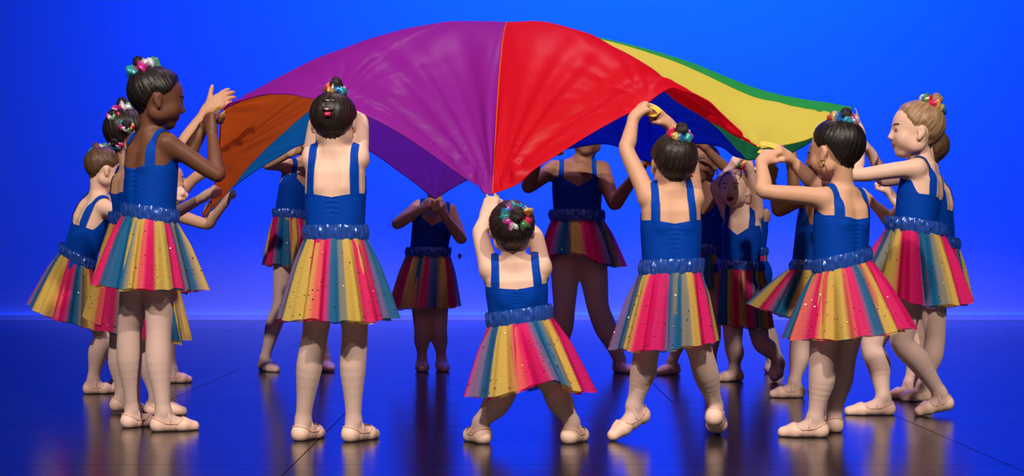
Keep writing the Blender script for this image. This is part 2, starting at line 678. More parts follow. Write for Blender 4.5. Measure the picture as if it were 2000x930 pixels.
def head_local(q, mouth):
    """q in head units: x right, y to the face, z up, chin 0, crown 1"""
    s = 1.0
    d = ellip(q, (0, -0.065, 0.60), (0.385, 0.455, 0.40))
    d = smin(d, ellip(q, (0, 0.09, 0.37), (0.305, 0.315, 0.355)), 0.10)
    d = smin(d, ellip(q, (0, 0.225, 0.095), (0.12, 0.115, 0.09)), 0.10)
    ax = q.copy()
    ax[:, 0] = np.abs(ax[:, 0])
    d = smin(d, ellip(ax, (0.165, 0.23, 0.32), (0.13, 0.12, 0.13)), 0.10)
    d = smin(d, ellip(ax, (0.24, 0.02, 0.22), (0.09, 0.15, 0.12)), 0.10)
    sock = ellip(ax, (0.145, 0.425, 0.475), (0.085, 0.07, 0.05))
    d = -smin(-d, sock, 0.05)
    d = smin(d, cone_d(q, (0, 0.375, 0.50), (0, 0.435, 0.375), 0.028, 0.043), 0.05)
    d = smin(d, ellip(ax, (0.042, 0.405, 0.352), (0.036, 0.036, 0.028)), 0.03)
    # lids
    d = smin(d, cone_d(ax, (0.09, 0.372, 0.512), (0.205, 0.335, 0.508), 0.018, 0.016), 0.02)
    if mouth:
        hole = ellip(q, (0, 0.40, 0.195), (0.105, 0.15, 0.078))
        d = -smin(-d, hole, 0.02)
        d = smin(d, cone_d(ax, (0, 0.392, 0.278), (0.095, 0.355, 0.235), 0.016, 0.012), 0.015)
        d = smin(d, cone_d(ax, (0, 0.362, 0.115), (0.095, 0.345, 0.175), 0.018, 0.012), 0.015)
    else:
        d = smin(d, cone_d(ax, (0, 0.385, 0.252), (0.085, 0.355, 0.238), 0.019, 0.008), 0.02)
        d = smin(d, cone_d(ax, (0, 0.378, 0.212), (0.075, 0.352, 0.232), 0.022, 0.008), 0.02)
    # ears
    e = ellip(ax - np.array((0.385, -0.035, 0.445)), (0, 0, 0), (0.040, 0.070, 0.108))
    e = smin(e, ellip(ax, (0.375, 0.0, 0.335), (0.035, 0.045, 0.05)), 0.03)
    con = ellip(ax, (0.430, 0.0, 0.455), (0.034, 0.045, 0.075))
    e = -smin(-e, con, 0.02)
    return smin(d, e, 0.02), e


HL_PHI = np.array([0.0, 0.45, 0.8, 1.05, 1.25, 1.45, 1.80, 2.05, 2.4, 2.8, 3.1416])
HL_Z = np.array([0.86, 0.85, 0.78, 0.66, 0.56, 0.53, 0.55, 0.36, 0.21, 0.16, 0.15])

STRIPE = {'Y': (0.82, 0.58, 0.12), 'P': (0.90, 0.010, 0.19), 'S': (0.95, 0.16, 0.15), 'T': (0.006, 0.17, 0.40),
          'L': (0.24, 0.18, 0.40), 'O': (0.80, 0.40, 0.13), 'M': (0.50, 0.01, 0.22), 'G': (0.30, 0.30, 0.26)}


def stripe_cols(rng, nu, shift=0.0):
    seqs = ['YOSPLT', 'GYPPLT', 'YYSPT', 'YOPMLT', 'TYSP', 'YPLT']
    s = ''
    while len(s) < 25:
        s += rng.choice(seqs)
    wd = np.array([{'Y': 1.35, 'P': 1.2, 'T': 1.2}.get(ch, 0.55) * rng.uniform(0.75, 1.3) for ch in s])
    edges = np.concatenate(([0], np.cumsum(wd)))
    edges /= edges[-1]
    cols = np.array([STRIPE[ch] for ch in s])
    u = (np.arange(nu) / nu + shift) % 1.0
    out = np.zeros((nu, 3))
    k = np.searchsorted(edges, u, side='right') - 1
    k = np.clip(k, 0, len(s) - 1)
    soft = np.array([rng.uniform(0.04, 0.3) for _ in s])
    for i in range(nu):
        a, b = edges[k[i]], edges[k[i] + 1]
        t = (u[i] - a) / (b - a)
        c = cols[k[i]]
        sf = soft[k[i]]
        if t > 1 - sf:
            w = 0.5 * (t - 1 + sf) / sf
            c = c * (1 - w) + cols[(k[i] + 1) % len(s)] * w
        sp = soft[k[i] - 1]
        if t < sp:
            w = 0.5 * (sp - t) / sp
            c = c * (1 - w) + cols[k[i] - 1] * w
        out[i] = c
    return out


def cr_noise(rng, n, terms, amp=1.0):
    u = np.arange(n) / n * 2 * math.pi
    o = np.zeros(n)
    for k, a in terms:
        o += a * np.sin(k * u + rng.uniform(0, 6.28))
    return o * amp


def tube(path, r, nseg=8, closed=False):
    path = np.asarray(path, float)
    n = len(path)
    r = np.broadcast_to(np.asarray(r, float), (n,))
    if closed:
        tan = np.roll(path, -1, 0) - np.roll(path, 1, 0)
    else:
        tan = np.gradient(path, axis=0)
    up = np.array((0.31, 0.2, 0.93))
    V = []
    for i in range(n):
        t = norm(tan[i])
        x = norm(np.cross(t, up))
        y = np.cross(t, x)
        for k in range(nseg):
            a = 2 * math.pi * k / nseg
            V.append(path[i] + r[i] * (math.cos(a) * x + math.sin(a) * y))
    Fq = grid_faces(nseg, n).tolist()
    if closed:
        Fq += [[(n - 1) * nseg + k, (n - 1) * nseg + (k + 1) % nseg, (k + 1) % nseg, k] for k in range(nseg)]
    else:
        Fq += [list(range(nseg))[::-1], list(range((n - 1) * nseg, n * nseg))]
    return np.array(V), Fq


FOILS = np.array([(0.75, 0.02, 0.10), (0.85, 0.55, 0.15), (0.03, 0.20, 0.60), (0.05, 0.40, 0.45), (0.65, 0.03, 0.30), (0.75, 0.78, 0.85), (0.10, 0.35, 0.12)])


def scrunchie(name, c, axis, R, r, rng, parent, org):
    axis = norm(axis)
    x = norm(np.cross(axis, (0.3, 0.8, 0.21)))
    y = np.cross(axis, x)
    nu, nv = 72, 12
    ruf = 1 + cr_noise(rng, nu, [(5, 0.18), (8, 0.20), (13, 0.12), (21, 0.05)])
    lift = cr_noise(rng, nu, [(4, 0.22), (9, 0.22)]) * r
    V, Cc = [], []
    ph = rng.uniform(0, 7)
    for j in range(nv):
        b = 2 * math.pi * j / nv
        for i in range(nu):
            a = 2 * math.pi * i / nu
            rr = r * ruf[i] * (1 + 0.15 * math.sin(3 * b + i * 0.9))
            rad = R + rr * math.cos(b)
            V.append(c + x * rad * math.cos(a) + y * rad * math.sin(a) + axis * (rr * 1.15 * math.sin(b) + lift[i]))
            t = (ph + i / nu * 9.0 + 0.25 * math.sin(b)) % len(FOILS)
            k = int(t)
            f = max(0, (t - k - 0.7) / 0.3)
            Cc.append(FOILS[k] * (1 - f) + FOILS[(k + 1) % len(FOILS)] * f)
    Fq = grid_faces(nu, nv).tolist()
    Fq += [[(nv - 1) * nu + i, (nv - 1) * nu + (i + 1) % nu, (i + 1) % nu, i] for i in range(nu)]
    return obj(name, mesh_from(name, np.array(V) - org, Fq, col=np.array(Cc)), M_FOIL, parent)


def bun_mesh(c, axis, rb, rng, org):
    axis = norm(axis)
    x = norm(np.cross(axis, (0.1, 0.9, 0.3)))
    y = np.cross(axis, x)
    nu, nv = 48, 20
    V, UV = [], []
    for j in range(nv):
        p = math.pi * (j + 0.5) / nv
        for i in range(nu):
            a = 2 * math.pi * i / nu
            tw = a * 2 + p * 4.0
            r = rb * (1 + 0.09 * math.sin(tw) + 0.03 * math.sin(5 * a + 3 * p))
            dz = math.cos(p)
            V.append(c + r * (math.sin(p) * (x * math.cos(a) + y * math.sin(a)) + axis * dz * 1.1))
            UV.append((a / 6.283 + p * 0.25, p))
    Fq = grid_faces(nu, nv).tolist() + [list(range(nu))[::-1], list(range((nv - 1) * nu, nv * nu))]
    return mesh_from('bun', np.array(V) - org, Fq, uv=UV)


def ball(name, c, r, sc, org, nu=16, nv=10):
    V = []
    for j in range(nv):
        p = math.pi * (j + 0.5) / nv
        for i in range(nu):
            a = 2 * math.pi * i / nu
            V.append(c + r * np.array((math.sin(p) * math.cos(a), math.sin(p) * math.sin(a), math.cos(p))) * sc)
    Fq = grid_faces(nu, nv).tolist() + [list(range(nu))[::-1], list(range((nv - 1) * nu, nv * nu))]
    return mesh_from(name, np.array(V) - org, Fq)


NFIG = [0]


def dancer(label, d, yaw, neck, waist, hip, head, legs, arms, band, hem, skin, hair, bun, tw=1.0, sw=0.080, ls=1.0, ar=1.0,
           lean=0.0, vox=None, seed=1, mouth=False, lift=(0, 0), hem_flare=None, hs=1.0, extra_scr=(), earring=False, pins=False,
           hemd=0.0, group=None, foot_len=0.165, skirt_depth=0.9, be=0.46, strap_x=0.068, scr=1.0):
    rng = random.Random(seed)
    NFIG[0] += 1
    F = Field()
    P3 = lambda p: W(p[0], p[1], d + (p[2] if len(p) > 2 else 0.0))
    ps = math.radians(yaw)
    fwd0 = np.array((math.sin(ps), math.cos(ps), 0.0))
    N0 = P3((neck[0], neck[1], lean))
    Wt = P3(waist)
    Hc = P3(hip)
    U = norm(N0 - Wt)
    R = norm(np.cross(fwd0, U))
    Fw = np.cross(U, R)
    Mid = N0 - U * 0.028
    Rh = norm(np.cross(fwd0, (0, 0, 1)))
    Uh = norm(Wt - Hc)
    Rh = norm(Rh - Uh * (Rh @ Uh))
    S = {'L': Mid - R * sw + U * lift[0], 'R': Mid + R * sw + U * lift[1]}
    Hj = {'L': Hc - Rh * 0.047 * tw, 'R': Hc + Rh * 0.047 * tw}
    crotch = Hc - Uh * 0.055
    # torso loft
    ch = Wt + (Mid - Wt) * 0.55
    secs = [(crotch, Rh, 0.060, 0.062), (Hc, Rh, 0.100, 0.080), (Wt, norm(R + Rh), 0.093, 0.073), (ch, R, 0.099, 0.075),
            (Wt + (Mid - Wt) * 0.82, R, 0.097, 0.068), (Mid, R, 0.080, 0.052), (N0, R, 0.046, 0.044)]
    A0 = crotch
    Lax = (N0 - A0) @ U
    tt = np.array([(s[0] - A0) @ U / Lax for s in secs])
    tt = np.maximum.accumulate(tt + np.arange(len(tt)) * 1e-5)
    cc = np.array([s[0] for s in secs])
    rr = np.array([s[1] for s in secs])
    ww = np.array([s[2] for s in secs]) * tw
    dd = np.array([s[3] for s in secs]) * tw

    def torso_co(P):
        t = (P - A0) @ U / Lax
        tc_ = np.clip(t, 0, 1)
        c = np.stack([np.interp(tc_, tt, cc[:, k]) for k in range(3)], -1)
        r = np.stack([np.interp(tc_, tt, rr[:, k]) for k in range(3)], -1)
        r /= np.linalg.norm(r, axis=1, keepdims=True)
        f = np.cross(U, r)
        q = P - c
        return t, (q * r).sum(1), (q * f).sum(1), np.interp(tc_, tt, ww), np.interp(tc_, tt, dd), q @ U

    def loft(P):
        t, x, y, w, dp, e = torso_co(P)
        x_ = np.abs(x / w)
        y_ = np.abs(y / dp)
        # a shallow groove along the spine
        g = np.exp(-(x / 0.014) ** 2) * (y < 0) * 0.0035
        dxy = ((x_ ** 2.3 + y_ ** 2.3 + 1e-9) ** (1 / 2.3) - 1) * np.minimum(w, dp) * 0.92 + g
        ex = np.maximum(t - 1, 0) * Lax + np.maximum(-t, 0) * Lax
        return np.where(ex > 0, np.sqrt(np.maximum(dxy, 0) ** 2 + ex ** 2) + np.minimum(dxy, 0) * 0.2, dxy)
    F.add('torso', (loft, (crotch + N0) / 2, np.linalg.norm(N0 - crotch) / 2 + 0.11 * tw), 0.001)
    # head frame
    hx, hy, Hh, hyaw, hpitch, hroll = head[:6]
    hd = head[6] if len(head) > 6 else 0.0
    hc = P3((hx, hy, lean + hd))
    ya, pa, ra = math.radians(hyaw), math.radians(hpitch), math.radians(hroll)
    fh = np.array((math.sin(ya) * math.cos(pa), math.cos(ya) * math.cos(pa), math.sin(pa)))
    X, Y, Z = frame_from(fh, (0, 0, 1))
    X, Z = X * math.cos(ra) + Z * math.sin(ra), Z * math.cos(ra) - X * math.sin(ra)
    Bm = np.stack((X, Y, Z), -1)
    to_head = lambda P: (P - hc) @ Bm / Hh + np.array((0, 0, 0.5))
    from_head = lambda q: hc + (np.asarray(q) - np.array((0, 0, 0.5))) @ Bm.T * Hh
    F.add('head', (lambda P: head_local(to_head(P), mouth)[0] * Hh, hc, Hh * 0.66), 0.001)
    nk = from_head((0, -0.10, 0.20))
    F.add('torso', rcone(N0 - U * 0.02, nk, 0.037 * tw, 0.036 * tw), 0.030)
    for sd in 'LR':
        F.add('torso', rcone(N0 + (nk - N0) * 0.12, S[sd] + U * 0.002, 0.023 * tw, 0.025 * tw), 0.022)
        sgn = -1 if sd == 'L' else 1
        F.add('torso', rcone(Mid - U * 0.03 + R * sgn * 0.048 * tw - Fw * 0.043 * tw, Mid - U * 0.085 + R * sgn * 0.04 * tw - Fw * 0.056 * tw, 0.012, 0.010), 0.03)
    # legs
    feet = {}
    for sd in 'LR':
        lg = legs[sd]
        g = 'leg' + sd
        (hpx, hdy, hl), (tpx, tdy, tl) = lg['foot']
        H3 = np.array(((hpx - 1000) / (FPX / (d + hdy)), d + hdy, hl))
        T3 = np.array(((tpx - 1000) / (FPX / (d + tdy)), d + tdy, tl))
        f = norm(T3 - H3)
        sd_v = norm(np.cross(f, (0, 0, 1)))
        up = np.cross(sd_v, f)
        L = np.linalg.norm(T3 - H3)
        if L < foot_len * 0.8 or L > foot_len * 1.25:
            L = min(max(L, foot_len * 0.8), foot_len * 1.25)
            T3 = H3 + f * L
        an = H3 + f * 0.040 + up * 0.068
        hc_ = H3 + f * 0.024 + up * 0.0235
        kn = P3(lg['knee'])
        hj = Hj[sd]
        ax_ = norm(an - kn)
        back = norm(-f + ax_ * (f @ ax_)) if abs(f @ ax_) < 0.97 else np.zeros(3)
        calf = kn + (an - kn) * 0.38 + back * 0.007 * ls
        low = kn + (an - kn) * 0.74 + back * 0.003 * ls
        F.add(g, chain([hj, hj + (kn - hj) * 0.55, kn, calf, low, an], np.array((0.060, 0.051, 0.0405, 0.0415, 0.0285, 0.0232)) * ls), 0.001)
        F.add(g, rcone(an, hc_, 0.0225 * min(ls, 1.1), 0.0225), 0.015)
        bl = H3 + f * L * 0.68 + up * 0.0205
        te = H3 + f * (L - 0.013) + up * 0.0138
        md = H3 + f * L * 0.40 + up * 0.027
        F.add(g, rcone(hc_, md, 0.0225, 0.0235), 0.015)
        F.add(g, rcone(an + f * 0.006 - up * 0.01, md, 0.0205, 0.0215), 0.015)
        for o in (-0.011, 0.011):
            F.add(g, rcone(md, bl + sd_v * o, 0.0215, 0.0195), 0.012)
            F.add(g, rcone(bl + sd_v * o, te + sd_v * o * 0.45, 0.0195, 0.0128), 0.012)
        feet[sd] = (H3, f, sd_v, up, L)
    # arms
    for sd in 'LR':
        am = arms[sd]
        g = 'arm' + sd
        el, wr = P3(am['elbow']), P3(am['wrist'])
        hn = P3(am['hand'])
        s = S[sd]
        F.add(g, chain([s, s + (el - s) * 0.4, el, el + (wr - el) * 0.3, wr], np.array((0.0325, 0.0305, 0.0258, 0.0268, 0.0180)) * ar, 3), 0.001)
        Dh = norm(hn - wr)
        pn = np.asarray(am.get('palm', tuple(fwd0 + np.array((0, 0, -0.2)))), float)
        add_hand(F, 'hand' + sd, wr + Dh * 0.008, Dh, pn, sd == 'R', z=am.get('z', 1.0) * hs, curl=am.get('curl', (75, 95, 55)),
                 close=am.get('close', 1.0), fan=am.get('fan', 0.0))
    # extract
    allp = [(c, r) for pr in F.g.values() for (_, c, r, _) in pr]
    lo = np.min([c - r for c, r in allp], 0)
    hi = np.max([c + r for c, r in allp], 0)
    h = vox or (0.0046 if d < 6 else 0.0062)
    V, N, Q = extract(F, lo, hi, h)
    V[:, 2] = np.maximum(V[:, 2], 0.0032)
    org = np.array((Hc[0], Hc[1], 0.0))
    root = empty('person', org, label, 'person', group)
    obj('body', mesh_from('body', V - org, Q), SKIN[skin], root)
    T3_ = np.concatenate([Q[:, [0, 1, 2]], Q[:, [0, 2, 3]]])
    G = {k: v[:, 0] for k, v in F.groups(V[:, None, :], V, 0.0).items()}
    t, x, y, w, dp, e = torso_co(V)
    tw_ = tt[2]
    u = (t - tw_) / (1 - tw_)
    arm_d = np.minimum(G['armL'], G['armR'])
    hand_d = np.minimum(G['handL'], G['handR'])
    leg_d = np.minimum(G['legL'], G['legR'])
    xa = np.abs(x)
    fr = np.clip(y / dp * 1.6 + 0.5, 0, 1)
    fr = fr * fr * (3 - 2 * fr)
    back_e = be - 0.055 * np.clip(1 - xa / (0.72 * w), 0, 1)
    front_e = max(0.70, be + 0.1) - 0.20 * np.clip(1 - xa / (0.70 * w), 0, 1)
    ub = back_e * (1 - fr) + front_e * fr
    on = np.minimum(np.minimum(0.03 - G['torso'], hand_d - 0.004), G['head'] + 0.002)
    # leotard
    m = np.minimum(np.minimum((ub - u) * 0.15, arm_d - 0.008), np.minimum((u + 0.85) * 0.15, on))
    v2, n2, t2, e2 = clip_mesh(V, N, T3_, m, np.stack((x, u, y), -1))
    ruche = np.exp(-(e2[:, 0] / 0.020) ** 2) * np.clip((e2[:, 1] - 0.1) / 0.1, 0, 1) * (e2[:, 2] < 0)
    off = 0.0026 + 0.0016 * ruche * np.sin(e2[:, 1] * 95 + np.abs(e2[:, 0]) * 60)
    leo = obj('leotard', mesh_from('leotard', v2 + n2 * off[:, None] - org, t2), M_LEO, root)
    # straps over the shoulders
    for sgn in (-1, 1):
        xs = x * sgn
        xc = 0.72 * w * np.interp(u, [0.4, 1.0], [1.0, 0.86])
        m = np.minimum(0.0125 - np.abs(xs - np.interp(u, [0.35, 0.95], [strap_x * tw, (strap_x - 0.004) * tw])), np.minimum((u - ub + 0.03) * 0.15, np.minimum(on, 0.016 - G['torso'])))
        m = np.minimum(m, (1.18 - u) * 0.15)
        v2, n2, t2, _ = clip_mesh(V, N, T3_, m)
        if len(t2):
            obj('strap', mesh_from('strap', v2 + n2 * 0.0034 - org, t2), M_LEO, leo)
    # tights
    m = np.minimum((-0.45 - u) * 0.15, np.minimum(np.minimum(arm_d, hand_d) - 0.004, 0.03 - np.minimum(leg_d, G['torso'])))
    v2, n2, t2, _ = clip_mesh(V, N, T3_, m)
    v2 = v2 + n2 * 0.0014
    v2[:, 2] = np.maximum(v2[:, 2], 0.0022)
    obj('tights', mesh_from('tights', v2 - org, t2), M_TIGHT, root, label='pale pink ballet tights')
    # ballet shoes
    for sd in 'LR':
        H3, f, sv, up, L = feet[sd]
        q = V - H3
        a = q @ f / L
        c = q @ up
        top = np.interp(a, [-0.3, 0.05, 0.3, 0.55, 0.66, 0.76], [0.054, 0.050, 0.031, 0.029, 0.040, 0.10])
        m = np.minimum(top - c, np.minimum(0.02 - G['leg' + sd], 0.2 - np.abs(a - 0.5) * 0.25))
        m = np.where(np.linalg.norm(q - f * L * 0.5, axis=1) < 0.16, m, -1)
        v2, n2, t2, e2 = clip_mesh(V, N, T3_, m, m[:, None])
        v2 = v2 + n2 * (0.0042 + 0.0018 * np.exp(-(e2[:, :1] / 0.0025) ** 2) + 0.0008 * np.sin(v2 @ f * 300)[:, None] * np.exp(-((v2 - H3) @ f / L - 0.45)[:, None] ** 2 / 0.03))
        v2[:, 2] = np.maximum(v2[:, 2], 0.0005)
        sh = obj('ballet_shoe', mesh_from('ballet_shoe', v2 - org, t2), M_SHOE, root)
        v3, n3, t3, e3 = clip_mesh(V, N, T3_, np.minimum(m, 0.0048 - m), m[:, None])
        if len(t3):
            v3 = v3 + n3 * (0.0056 + 0.0022 * np.sin(np.clip(e3[:, :1] / 0.0048, 0, 1) * math.pi))
            v3[:, 2] = np.maximum(v3[:, 2], 0.0005)
            obj('binding', mesh_from('binding', v3 - org, t3), M_BIND, sh)
        # elastic across the instep
        p = []
        for k in np.linspace(-1, 1, 15):
            b0 = H3 + f * L * (0.40 - 0.07 * (1 - k * k)) + sv * 0.031 * k + up * (0.026 + 0.039 * math.sqrt(max(0, 1 - k * k)))
            p.append(b0)
        p = np.array(p)
        dist = F.at(p)
        p = p + (np.array([norm((q_ - (H3 + f * L * 0.35 + up * 0.025))) for q_ in p])) * (0.003 - dist)[:, None]
        tv, tf = tube(p, 0.003, 6)
        obj('elastic', mesh_from('elastic', tv - org, tf), M_ELASTIC, sh)
    # hair cap
    q = to_head(V)
    _, ear = head_local(q, mouth)
    phi = np.arctan2(np.abs(q[:, 0]), q[:, 1] + 0.03)
    zl = np.interp(phi, HL_PHI, HL_Z) + 0.012 * np.sin(phi * 23 + seed) + 0.008 * np.sin(phi * 51)
    m = np.minimum((q[:, 2] - zl) * Hh, np.minimum(0.014 - G['head'], ear * Hh - 0.001))
    m = np.minimum(m, np.minimum(hand_d, arm_d) - 0.002)
    bc = P3((bun[0], bun[1], lean + hd + bun[2]))
    rb = bun[3]
    bl_ = to_head(bc)
    axb = norm(bl_ - np.array((0, 0, 0.55)))
    xb = norm(np.cross(axb, (0.2, 0.9, 0.1)))
    yb = np.cross(axb, xb)
    ql = q - np.array((0, 0, 0.55))
    al = np.arctan2(ql @ yb, ql @ xb)
    dist = np.arccos(np.clip((ql @ axb) / (np.linalg.norm(ql, axis=1) + 1e-9), -1, 1))
    v2, n2, t2, e2 = clip_mesh(V, N, T3_, m, np.stack((al, dist, m, np.cos(al), np.sin(al)), -1))
    al2 = np.arctan2(e2[:, 4], e2[:, 3])
    strand = 0.45 * np.sin(al2 * 37 + 1.3 * np.sin(al2 * 5)) + 0.3 * np.sin(al2 * 71 + 2 * np.sin(al2 * 3)) + 0.3 * np.sin(al2 * 17 + e2[:, 1] * 2.0)
    sm = np.clip(e2[:, 2] / 0.022, 0, 1)
    sm = sm * sm * (3 - 2 * sm)
    th = 0.0012 + 0.0085 * sm + 0.0013 * strand * 1.8 * sm * np.clip(e2[:, 1] / 0.35, 0, 1)
    hr = obj('hair', mesh_from('hair', v2 + n2 * th[:, None] - org, t2, uv=np.stack((al2 / 6.2832 + 0.5, e2[:, 1]), -1)), HAIR[hair], root)
    axw = norm(bc - from_head((0, 0, 0.55)))
    obj('bun', bun_mesh(bc, axw, rb, rng, org), HAIR[hair], hr)
    scrunchie('scrunchie', bc - axw * rb * bun[4], axw, rb * 1.22 * scr, rb * 0.56 * scr, rng, hr, org)
    for (sx, sy, sdy, sr) in extra_scr:
        c_ = P3((sx, sy, lean + hd + sdy))
        a_ = norm(c_ - hc)
        obj('bun', bun_mesh(c_, a_, sr * 1.05, rng, org), HAIR[hair], hr)
        scrunchie('scrunchie', c_, a_ + np.array((0.3, 0, 0.5)), sr, sr * 0.42, rng, hr, org)
    # face
    for sgn in (-1, 1):
        ec = from_head((0.143 * sgn, 0.322, 0.478))
        ey = obj('eye', ball('eye', ec, 0.046 * Hh, np.ones(3), org), M_EYEW, root)
        ic = from_head((0.143 * sgn + 0.004 * sgn, 0.322 + 0.0245, 0.478))
        obj('iris', ball('iris', ic, 0.029 * Hh, np.ones(3), org, 12, 8), M_IRIS, ey)
        pth = [from_head((sgn * (0.075 + 0.15 * k), 0.392 - 0.055 * k * k - 0.015 * k, 0.575 + 0.025 * math.sin(k * 2.6))) for k in np.linspace(0, 1, 7)]
        tv, tf = tube(pth, 0.010 * Hh, 6)
        obj('eyebrow', mesh_from('eyebrow', tv - org, tf), M_BROW, root)
    lm = np.minimum(1 - (q[:, 0] / 0.10) ** 2 - ((q[:, 2] - (0.195 if mouth else 0.232)) / (0.105 if mouth else 0.036)) ** 2, (q[:, 1] - 0.25) * 4)
    if mouth:
        lm = np.minimum(lm, ((q[:, 0] / 0.088) ** 2 + ((q[:, 2] - 0.195) / 0.078) ** 2 - 1) + np.where(q[:, 1] > 0.33, 0.25, -1))
    v2, n2, t2, _ = clip_mesh(V, N, T3_, np.minimum(lm * 0.02, 0.006 - G['head']))
    if len(t2):
        obj('lips', mesh_from('lips', v2 + n2 * 0.0008 - org, t2), M_LIP, root)
    if mouth:
        v, fq = [], []
        me_ = ball('mouth_cavity', np.zeros(3), 1.0, np.ones(3), np.zeros(3), 20, 12)
        co = np.empty(len(me_.vertices) * 3, dtype=np.float32)
        me_.vertices.foreach_get('co', co)
        co = co.reshape(-1, 3) * np.array((0.098, 0.12, 0.072)) + np.array((0, 0.275, 0.195))
        me_.vertices.foreach_set('co', (np.array([from_head(c_) for c_ in co]) - org).astype(np.float32).ravel())
        obj('mouth_cavity', me_, M_MOUTH, root)
        pth = [from_head((0.07 * k, 0.378 - 0.03 * k * k, 0.252 - 0.012 * k * k)) for k in np.linspace(-1, 1, 9)]
        tv, tf = tube(pth, 0.016 * Hh, 6)
        obj('teeth', mesh_from('teeth', tv - org, tf), M_TEETH, root)
    if earring:
        for sgn in (-1, 1):
            c_ = from_head((sgn * 0.415, 0.005, 0.275))
            pth = [c_ + 0.011 * (Y * math.cos(a) + Z * math.sin(a)) - Z * 0.008 for a in np.linspace(0, 6.0, 14)]
            tv, tf = tube(pth, 0.0028, 6)
            obj('earring', mesh_from('earring', tv - org, tf), M_GOLD, root)
    if pins:
        for zz, col_, rr_ in ((0.80, M_PIN, 0.003), (0.635, M_PIN, 0.0042), (0.545, M_PINK, 0.007)):
            wd = 0.10 if col_ is M_PIN else 0.045
            pth = []
            for k in np.linspace(-1, 1, 9):
                p_ = np.array((k * wd, -0.75, zz))
                for _ in range(14):
                    p_[1] += head_local(p_[None], False)[0][0]
                pth.append(from_head(p_) - Y * 0.0105)
            tv, tf = tube(pth, rr_, 6)
            obj('hair_clip', mesh_from('hair_clip', tv - org, tf), col_, hr)
    # skirt
    nu, nv = 264, 18
    bL, bR = P3(band[0]), P3(band[1])
    hL, hR = P3((*hem[0], hemd)), P3((*hem[1], hemd))
    bc_, bv = (bL + bR) / 2, (bR - bL) / 2
    hcn, ha = (hL + hR) / 2, (hR - hL) / 2
    half = abs(bv[0]) / math.sqrt(math.cos(ps) ** 2 + (0.80 * math.sin(ps)) ** 2)
    wb = max(half, 0.093 * tw * 1.05 + 0.004)
    slope = bv[2] / bv[0]
    bd_ = np.array((math.sin(ps), math.cos(ps), 0.0)) * wb * 0.82
    bA = np.array((math.cos(ps), -math.sin(ps), 0.0)) * wb
    # the same ellipse on image-aligned parameters so that band and hem share their angle
    sgn_ = 1.0
    ba = bA * math.cos(ps) + bd_ * math.sin(ps)
    bd = -bA * math.sin(ps) + bd_ * math.cos(ps)
    ba[2] = slope * ba[0]
    bd[2] = slope * bd[0]
    hdp = np.array((0, 1.0, 0)) * np.linalg.norm(ha) * skirt_depth
    bh = 0.050 * max(0.9, tw)
    axs = norm(bc_ - hcn)
    bs = bc_ - axs * bh * 0.62
    pl = cr_noise(rng, nu, [(9, 0.40), (14, 0.50), (21, 0.28), (33, 0.12), (5, 0.35)])
    hw = cr_noise(rng, nu, [(3, 0.5), (8, 0.5), (21, 0.25)])
    stripes = stripe_cols(rng, nu, rng.random())
    ang = np.arange(nu) / nu * 2 * math.pi
    ca, sa = np.cos(ang), np.sin(ang)
    for layer in range(2):
        V2, Cc, UV = [], [], []
        sk = 0.88 if layer else 1.0
        ln = 1.03 if layer else 1.0
        pp = pl if layer == 0 else np.roll(pl, 37)
        for j in range(nv):
            v = j / (nv - 1)
            g = v ** 0.86
            c_ = bs + (hcn - bs) * v * ln
            A = ba * 1.02 * (1 - g) + ha * g * sk
            Bq = bd * 1.03 * (1 - g) + hdp * g * sk
            amp = (0.035 + 0.045 * min(1, v * 3) + 0.035 * v)
            k = 1 + amp * pp * (0.5 + 0.5 * min(1, v * 4))
            row = c_ + (ca * k)[:, None] * A + (sa * k)[:, None] * Bq - axs * (hw * 0.006 * v)[:, None]
            if hem_flare is not None:
                a0, wd, vec = hem_flare
                bump = np.exp(-((np.angle(np.exp(1j * (ang - a0)))) / wd) ** 2) * v ** 1.2
                row = row + bump[:, None] * np.asarray(vec)
            V2.append(row)
            Cc.append(stripes if layer == 0 else np.roll(stripes, 53, 0) * 0.9)
            UV.append(np.stack((np.arange(nu) / nu, np.full(nu, v)), -1))
        V2 = np.concatenate(V2)
        me_ = mesh_from('skirt', V2 - org, grid_faces(nu, nv), col=np.concatenate(Cc), uv=np.concatenate(UV))
        if layer == 0:
            skirt = obj('skirt', me_, M_TULLE, root, label='knee length rainbow striped tulle skirt')
            outer = V2.reshape(nv, nu, 3)
        else:
            obj('underskirt', me_, M_TULLE, skirt)
    # sequins on the outer layer
    SV, SF = [], []
    for _ in range(170 if d < 6 else 110):
        i = rng.randrange(nu)
        j = 2 + int((nv - 3) * rng.random() ** 0.7)
        j = min(j, nv - 2)
        p = outer[j, i]
        e1 = norm(outer[j, (i + 1) % nu] - outer[j, i - 1])
        e2_ = norm(outer[j + 1, i] - outer[j - 1, i])
        nn = norm(np.cross(e1, e2_))
        if nn @ (p - (bc_ + (hcn - bc_) * j / nv)) < 0:
            nn = -nn
        tlt = norm(nn + np.array((rng.uniform(-.5, .5), rng.uniform(-.5, .5), rng.uniform(-.5, .5))))
        e1 = norm(np.cross(tlt, (0.1, 0.3, 0.9)))
        e2_ = np.cross(tlt, e1)
        r_ = rng.uniform(0.0014, 0.0028)
        b_ = len(SV)
        p = p + nn * 0.0025
        for k in range(6):
            a_ = k * math.pi / 3
            SV.append(p + r_ * (math.cos(a_) * e1 + math.sin(a_) * e2_))
        SF.append(list(range(b_, b_ + 6)))
    so = obj('sequins', mesh_from('sequins', np.array(SV) - org, SF, smooth=False), M_SEQ, skirt)
    so['kind'] = 'stuff'
    # ruched satin waistband
    nu2, nvb = 260, 11
    r1 = cr_noise(rng, nu2, [(31, 0.5), (47, 0.45), (22, 0.4), (63, 0.3)])
    r2 = cr_noise(rng, nu2, [(27, 0.5), (41, 0.5), (18, 0.4)])
